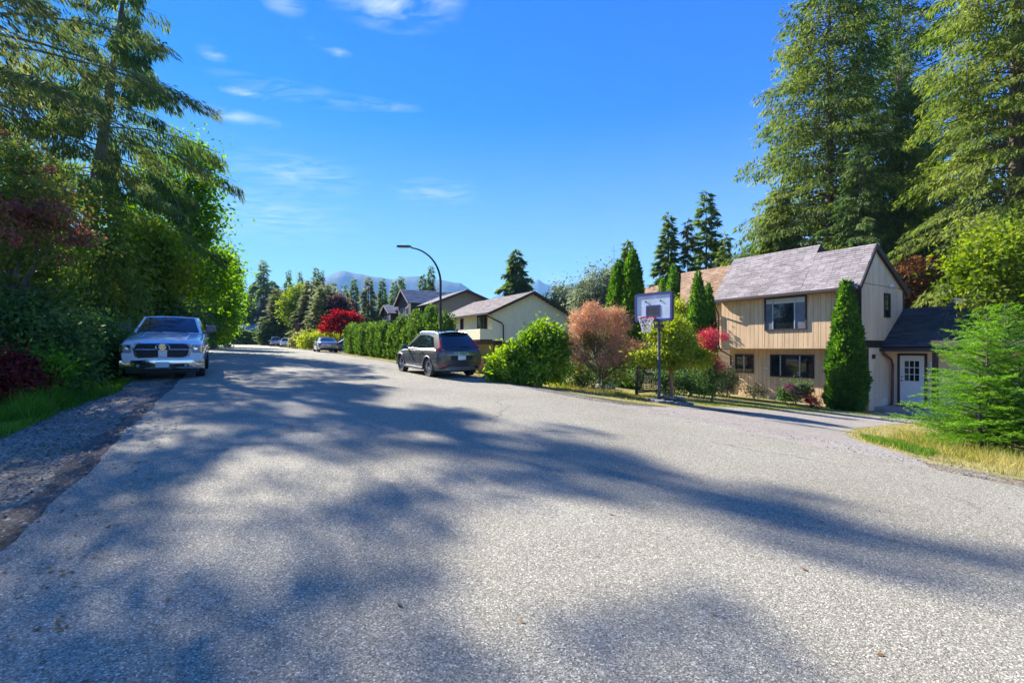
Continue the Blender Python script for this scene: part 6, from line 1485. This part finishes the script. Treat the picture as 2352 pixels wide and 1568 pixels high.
# ---- far woods and street trees, each its own
FT = 'trees beyond the parked cars up the street'
broad('maple_tree', 'scarlet maple glowing above the silver sedan', 781, 57, [(764, 738, 18, 13), (782, 728, 16, 12, .5), (806, 732, 16, 14, 1), (750, 754, 16, 7), (786, 752, 30, 12), (820, 748, 12, 14, .6)], LM['red'], 111, n=5600, size=.24, clump=.24, r0=.12, zsq=.8, group=FT)
broad('shrub', 'yellow green bushes at the foot of the scarlet maple', 735, 58, [(720, 778, 18, 14), (745, 775, 20, 14, 1), (775, 778, 26, 12, .5), (700, 785, 14, 12)], LM['lime'], 112, n=5000, size=.22, clump=.3, r0=.05, cat='shrub', trunk_name='stem', fork=.2)
broad('shrub', 'pale leafy shrubs beside the parked white hatchback', 690, 68, [(690, 785, 16, 14), (705, 775, 18, 14, 1), (678, 792, 8, 9)], LM['pale'], 113, n=3600, size=.26, clump=.35, r0=.05, cat='shrub', trunk_name='stem', fork=.2)
T = far_tree
T('spruce', 0, LM['spruce'], 'tallest far spruce, ragged, left of the street end woods', 605, 140, 597, 24, FT)
T('cedar', 0, LM['fir'], 'dark blunt cedar right behind the ragged tallest far spruce', 626, 143, 644, 26, FT)
T('cedar', 0, LM['fir'], 'dark cedar left of the ragged tallest far spruce', 585, 145, 646, 22, FT)
T('bluespruce' if False else 'fir', 1, LM['bluespruce'], 'small blue grey spruce in front of the dark far cedars', 606, 134, 676, 20, FT)
T('spruce', 1, LM['spruce'], 'slim spruce spire left of the yellowing trees', 663, 95, 619, 15, FT)
T('spruce', 1, LM['spruce'], 'thin bare topped spruce between the far spires', 690, 96, 622, 13, FT)
T('spruce', 0, LM['spruce'], 'taller of twin spires just left of the rounded mountain', 726, 92, 612, 17, FT)
T('spruce', 1, LM['spruce'], 'shorter of twin spires just left of the rounded mountain', 739, 90, 620, 15, FT)
T('fir', 0, LM['olive'], 'bushy olive fir rising behind the parked hatchbacks', 640, 97, 662, 32, FT)
T('fir', 0, LM['olive'], 'olive conifer right of the rust red nest box', 716, 84, 640, 34, FT)
T('fir', 1, LM['olive'], 'full olive fir left of the scarlet maple', 745, 70, 652, 34, FT)
broad('broadleaf_tree', 'yellowing broad leaved tree among the far conifers', 678, 90, [(675, 690, 22, 24), (690, 675, 18, 20, 1), (668, 720, 24, 24), (695, 715, 22, 26, 1)], LM['maple_y'], 121, n=6000, size=.42, clump=.6, r0=.2, group=FT)
broad('broadleaf_tree', 'light green rounded tree under the twin spires', 760, 80, [(755, 685, 22, 24), (770, 700, 18, 22), (745, 720, 26, 26)], LM['grey'], 122, n=5000, size=.42, clump=.6, r0=.2, group=FT)
broad('plum_tree', 'purple leaved plum above the scarlet maple', 779, 68, [(778, 700, 12, 18), (786, 715, 12, 16)], LM['plum'], 123, n=3000, size=.30, clump=.4, r0=.14, group=FT)
T('fir', 1, LM['fir'], 'dark fir below the left shoulder of the rounded mountain', 766, 88, 648, 19, FT)
T('spruce', 1, LM['fir'], 'small pointed fir left of the grey trunked spruce', 794, 84, 653, 13, FT)
T('fir', 1, LM['spruce'], 'dark pointed fir under the right slope of the mountain', 813, 82, 640, 17, FT)
T('spruce', 0, LM['olive'], 'greyish full spruce left of the dark brown gables', 846, 76, 634, 24, FT)
T('fir', 0, LM['fir'], 'slim green fir beside the small dark gable', 878, 90, 640, 16, FT)
T('fir', 1, LM['spruce'], 'left fir of the pair above the small dark gable', 906, 94, 645, 17, FT)
T('fir', 0, LM['spruce'], 'right fir of the pair above the small dark gable', 922, 96, 635, 17, FT)
T('fir', 1, LM['spruce'], 'shorter conifer left of the street lamp arm', 971, 95, 630, 18, FT)
T('spruce', 0, LM['fir'], 'taller conifer just left of the street lamp post', 990, 97, 609, 18, FT)
broad('broadleaf_tree', 'dark leafy tree at the left behind the far house', 553, 136, [(552, 690, 18, 24), (562, 715, 20, 22), (545, 725, 18, 22), (575, 730, 20, 20)], LM['dark'], 124, n=5000, size=.5, clump=.7, r0=.2, group=FT)
broad('shrub', 'tall dark bush right of the far hedge', 620, 96, [(612, 760, 14, 22), (628, 765, 14, 22), (618, 780, 16, 12)], LM['dark'], 125, n=3000, size=.36, clump=.5, r0=.08, cat='shrub', trunk_name='stem', fork=.4)
T('fir', 0, LM['fir'], 'dark fir behind the dark brown house, above its long roof', 1052, 110, 640, 20, FT) if False else None
# a wooded rise beyond, seen between the nearer trees: too many to count
def woods(name, spots, m, seed, n_each, kind_):
    r = np.random.default_rng(seed); VV = []
    base = proto(kind_, seed, n_each)[0]
    for (px, D, yt, hw) in spots:
        x, y = P(px, D); z = hzf(x, y); H = ZY(yt, D) - z; w = hw / F * D / 2.0; a = r.random() * 6.28; c, s = math.cos(a), math.sin(a)
        q = base.copy(); q[:, 0], q[:, 1] = (base[:, 0] * c - base[:, 1] * s) * w, (base[:, 0] * s + base[:, 1] * c) * w; q[:, 2] *= H / 10
        VV.append(q + np.array([x, y, z]))
    V = np.concatenate(VV); return kind(np_mesh(name, V, quads(V), m), 'stuff')
r = np.random.default_rng(77)
sp_ = [(px + r.normal(0, 6), 140 + 40 * r.random(), (672 if px < 800 else 692) + r.normal(0, 12), 30) for px in range(470, 1420, 14)]
woods('woods', sp_, LM['fir'], 31, 900, 'fir')
sp_ = [(px + r.normal(0, 10), 75 + 30 * r.random(), 560 + r.normal(0, 45), 55) for px in range(1700, 2700, 45)]
woods('woods', sp_, LM['spruce'], 33, 1500, 'cedar')
sp_ = [(px + r.normal(0, 10), 48 + 14 * r.random(), 640 + r.normal(0, 30), 60) for px in range(-900, 330, 60)]
woods('woods', sp_, LM['brownspruce'], 34, 1500, 'fir')

# ---- grass, weeds, stones
lt = lambda t, d: (t, float(LE(t)) - d)
blades('grass', [(5.5, -2.65), (8.8, -2.5), (11.5, -2.4), (14, -2.05), (16, -2.2), (19, -2.2), (24, -1.9), (24, -3.5), (14, -4.5), (5.5, -4.8)], 30000, .17, .016, M_grass, 201)
blades('grass', [(10.4, -2.6), (12.2, -2.6), (12.4, -3.1), (10.4, -3.1)], 2200, .34, .018, M_grass, 202, clump=.3)
blades('grass', [(24, -1.7), (60, -1.5), (60, -3.5), (24, -3.5)], 8000, .25, .03, M_grass, 203)
# verge on the right from the hoop up the street
vr = [(11.4, 10.9), (12.2, 9.4), (14, 8.8), (17, 8.9), (21.5, 9.2), (24, 9.0), (30, 8.8), (44, 8.8), (44, 11.5), (30, 12), (22, 15), (17, 22), (9.8, 22), (7.5, 21.0), (8.6, 18), (10.2, 14.5)]
gv = strip('lawn', lambda t: np.interp(t, [8.6, 9.0, 9.6, 11.7, 14, 17, 24, 60], [14.5, 10.5, 9.2, 9.0, 8.9, 9.1, 9.3, 8.9]), lambda t: np.interp(t, [8.6, 20, 60], [23, 23, 15]), 8.6, 60, .008, M_dry, 14, .4, .10, 0, 5.)
blades('grass', [(9.3, 9.6), (11.4, 9.2), (12.2, 9.0)] + vr[2:], 42000, .075, .014, M_grass_dry, 204, clump=.75)
blades('grass', [(11.5, 10.9), (14, 10.2), (18, 10.8), (22, 11), (22, 12.2), (18, 12.4), (13, 12.6), (11.3, 12.6)], 9000, .22, .014, M_grass_dry, 205, clump=.8)
blades('grass', [(8.9, 18.0), (10.4, 14.2), (11.2, 12.5), (12.5, 13.5), (11.5, 21), (8.0, 21.6)], 16000, .06, .012, M_grass, 206, clump=.7)
# mound on the right
mo = chaikin([(-6, 8.7), (0, 8.7), (2.0, 8.65), (2.7, 8.75), (3.6, 9.5), (4.5, 10.5), (5.3, 12.0), (6.2, 14.5), (6.9, 20)]) + [(-6, 22)]
gm = strip('lawn', lambda t: np.interp(t, *np.array(chaikin([(-8, 8.55), (0, 8.5), (2.3, 8.4), (2.9, 8.4), (3.7, 9.1), (4.6, 10.1), (5.5, 11.8), (6.4, 14.5), (7.0, 20)])).T), lambda t: np.interp(t, [-8, 6.9], [24, 24]), -8, 6.9, .008, M_dry, 14, .2, .08, 0, 6.)
blades('grass', mo, 42000, .10, .014, M_grass_dry, 207, clump=.6)
blades('grass', [(1, 9.7), (3.0, 10.0), (4.6, 12), (5.2, 15), (1, 15), (0, 11)], 9000, .24, .014, M_grass_dry, 208, clump=.5)
blades('grass', [(3.0, 9.2), (4.4, 10.6), (5.1, 12), (4.4, 12), (3.3, 10.6)], 4000, .12, .013, M_grass, 209, clump=.5)
# loose stones on the shoulder and along the road edge
def pebbles(name, poly, n, s0, s1, m, seed):
    r = np.random.default_rng(seed); poly = np.array(poly); lo, hi = poly.min(0), poly.max(0); p = lo + (hi - lo) * r.random((n * 3, 2)); p = p[in_poly(p, poly)][:n]; k = len(p)
    base = np.array([(1, 0, 0), (-.8, .1, 0), (.1, 1, 0), (0, -.9, .1), (.1, 0, .7)]) ; tri = np.array([(4, 0, 2), (4, 2, 1), (4, 1, 3), (4, 3, 0)])
    s = s0 + (s1 - s0) * r.random(k) ** 2.5; a = r.random(k) * 6.28; c, q = np.cos(a), np.sin(a)
    V = np.empty((k, 5, 3)); bx_ = base[None] * (1 + r.normal(0, .25, (k, 5, 3)))
    V[..., 0] = bx_[..., 0] * c[:, None] - bx_[..., 1] * q[:, None]; V[..., 1] = bx_[..., 0] * q[:, None] + bx_[..., 1] * c[:, None]; V[..., 2] = bx_[..., 2]
    V *= s[:, None, None]; V += np.stack([p[:, 0] * TX + p[:, 1] * SX, p[:, 0] * TY + p[:, 1] * SY, hz_ts(p[:, 0], p[:, 1]) + .008], 1)[:, None]
    Q = (tri[None] + 5 * np.arange(k)[:, None, None]).reshape(-1, 3); return kind(np_mesh(name, V.reshape(-1, 3), Q, m), 'stuff')
M_peb = leaf_mat('pebbles', [(.05, .045, .04), (.17, .16, .15), (.34, .33, .31)], 0.0, 3.)
pebbles('gravel', [(1, -1.1), (16, -1.05), (16, -2.8), (8, -3.9), (3, -4.2)], 14000, .006, .028, M_peb, 301)
pebbles('gravel', [(2, 7.8), (4, 7.85), (14, 8.0), (24, 8.0), (24, 8.9), (14, 8.7), (4, 8.9), (2, 8.7)], 6000, .006, .022, M_peb, 302)
pebbles('gravel', [(1.5, -1.2), (20, -1.1), (20, 8), (1.5, 8)], 700, .004, .012, M_peb, 303)
def litter(name, poly, n, size, m, seed):
    r = np.random.default_rng(seed); poly = np.array(poly); lo, hi = poly.min(0), poly.max(0); p = lo + (hi - lo) * r.random((n * 3, 2)); p = p[in_poly(p, poly)][:n]; k = len(p)
    c = np.stack([p[:, 0] * TX + p[:, 1] * SX, p[:, 0] * TY + p[:, 1] * SY, hz_ts(p[:, 0], p[:, 1]) + .022], 1); a = r.random(k) * 6.28
    d = np.stack([np.cos(a), np.sin(a), r.normal(0, .1, k)], 1); nn = np.array([0, 0, 1.0]) + r.normal(0, .25, (k, 3))
    q = size * (.5 + r.random(k)); V = leaf_quads(c, d, nn, q, q * .5); return kind(np_mesh(name, V, quads(V), m), 'stuff')
M_litter = leaf_mat('fallen_leaves', [(.10, .055, .03), (.22, .12, .05), (.34, .22, .09)], .2, 3.)
litter('fallen_leaves', [(1.5, -1.9), (16, -1.9), (20, -1.0), (20, -.2), (8, -.5), (1.5, -.7)], 1400, .035, M_litter, 401)
litter('fallen_leaves', [(1, -1), (30, -1), (30, 8), (1, 8)], 260, .04, M_litter, 402)
litter('fallen_leaves', [(2, 8.0), (5, 9.5), (9, 14), (10, 10), (24, 9), (24, 7.6), (2, 7.4)], 700, .04, M_litter, 403)
# ---- the air: pale haze round everything, the sky outside it
hm_, n_, l_ = new_mat('haze'); o_ = N(n_, 'ShaderNodeOutputMaterial'); v_ = N(n_, 'ShaderNodeVolumePrincipled')
v_.inputs['Color'].default_value = (.30, .60, 1.0, 1); v_.inputs['Density'].default_value = 1.5e-4; v_.inputs['Anisotropy'].default_value = 0.0; l_.new(v_.outputs[0], o_.inputs['Volume'])
mb = MB(); mb.box(-5600, 5600, -4700, 5900, -6, 640); hz_o = mb.build('haze', hm_); kind(hz_o, 'stuff')
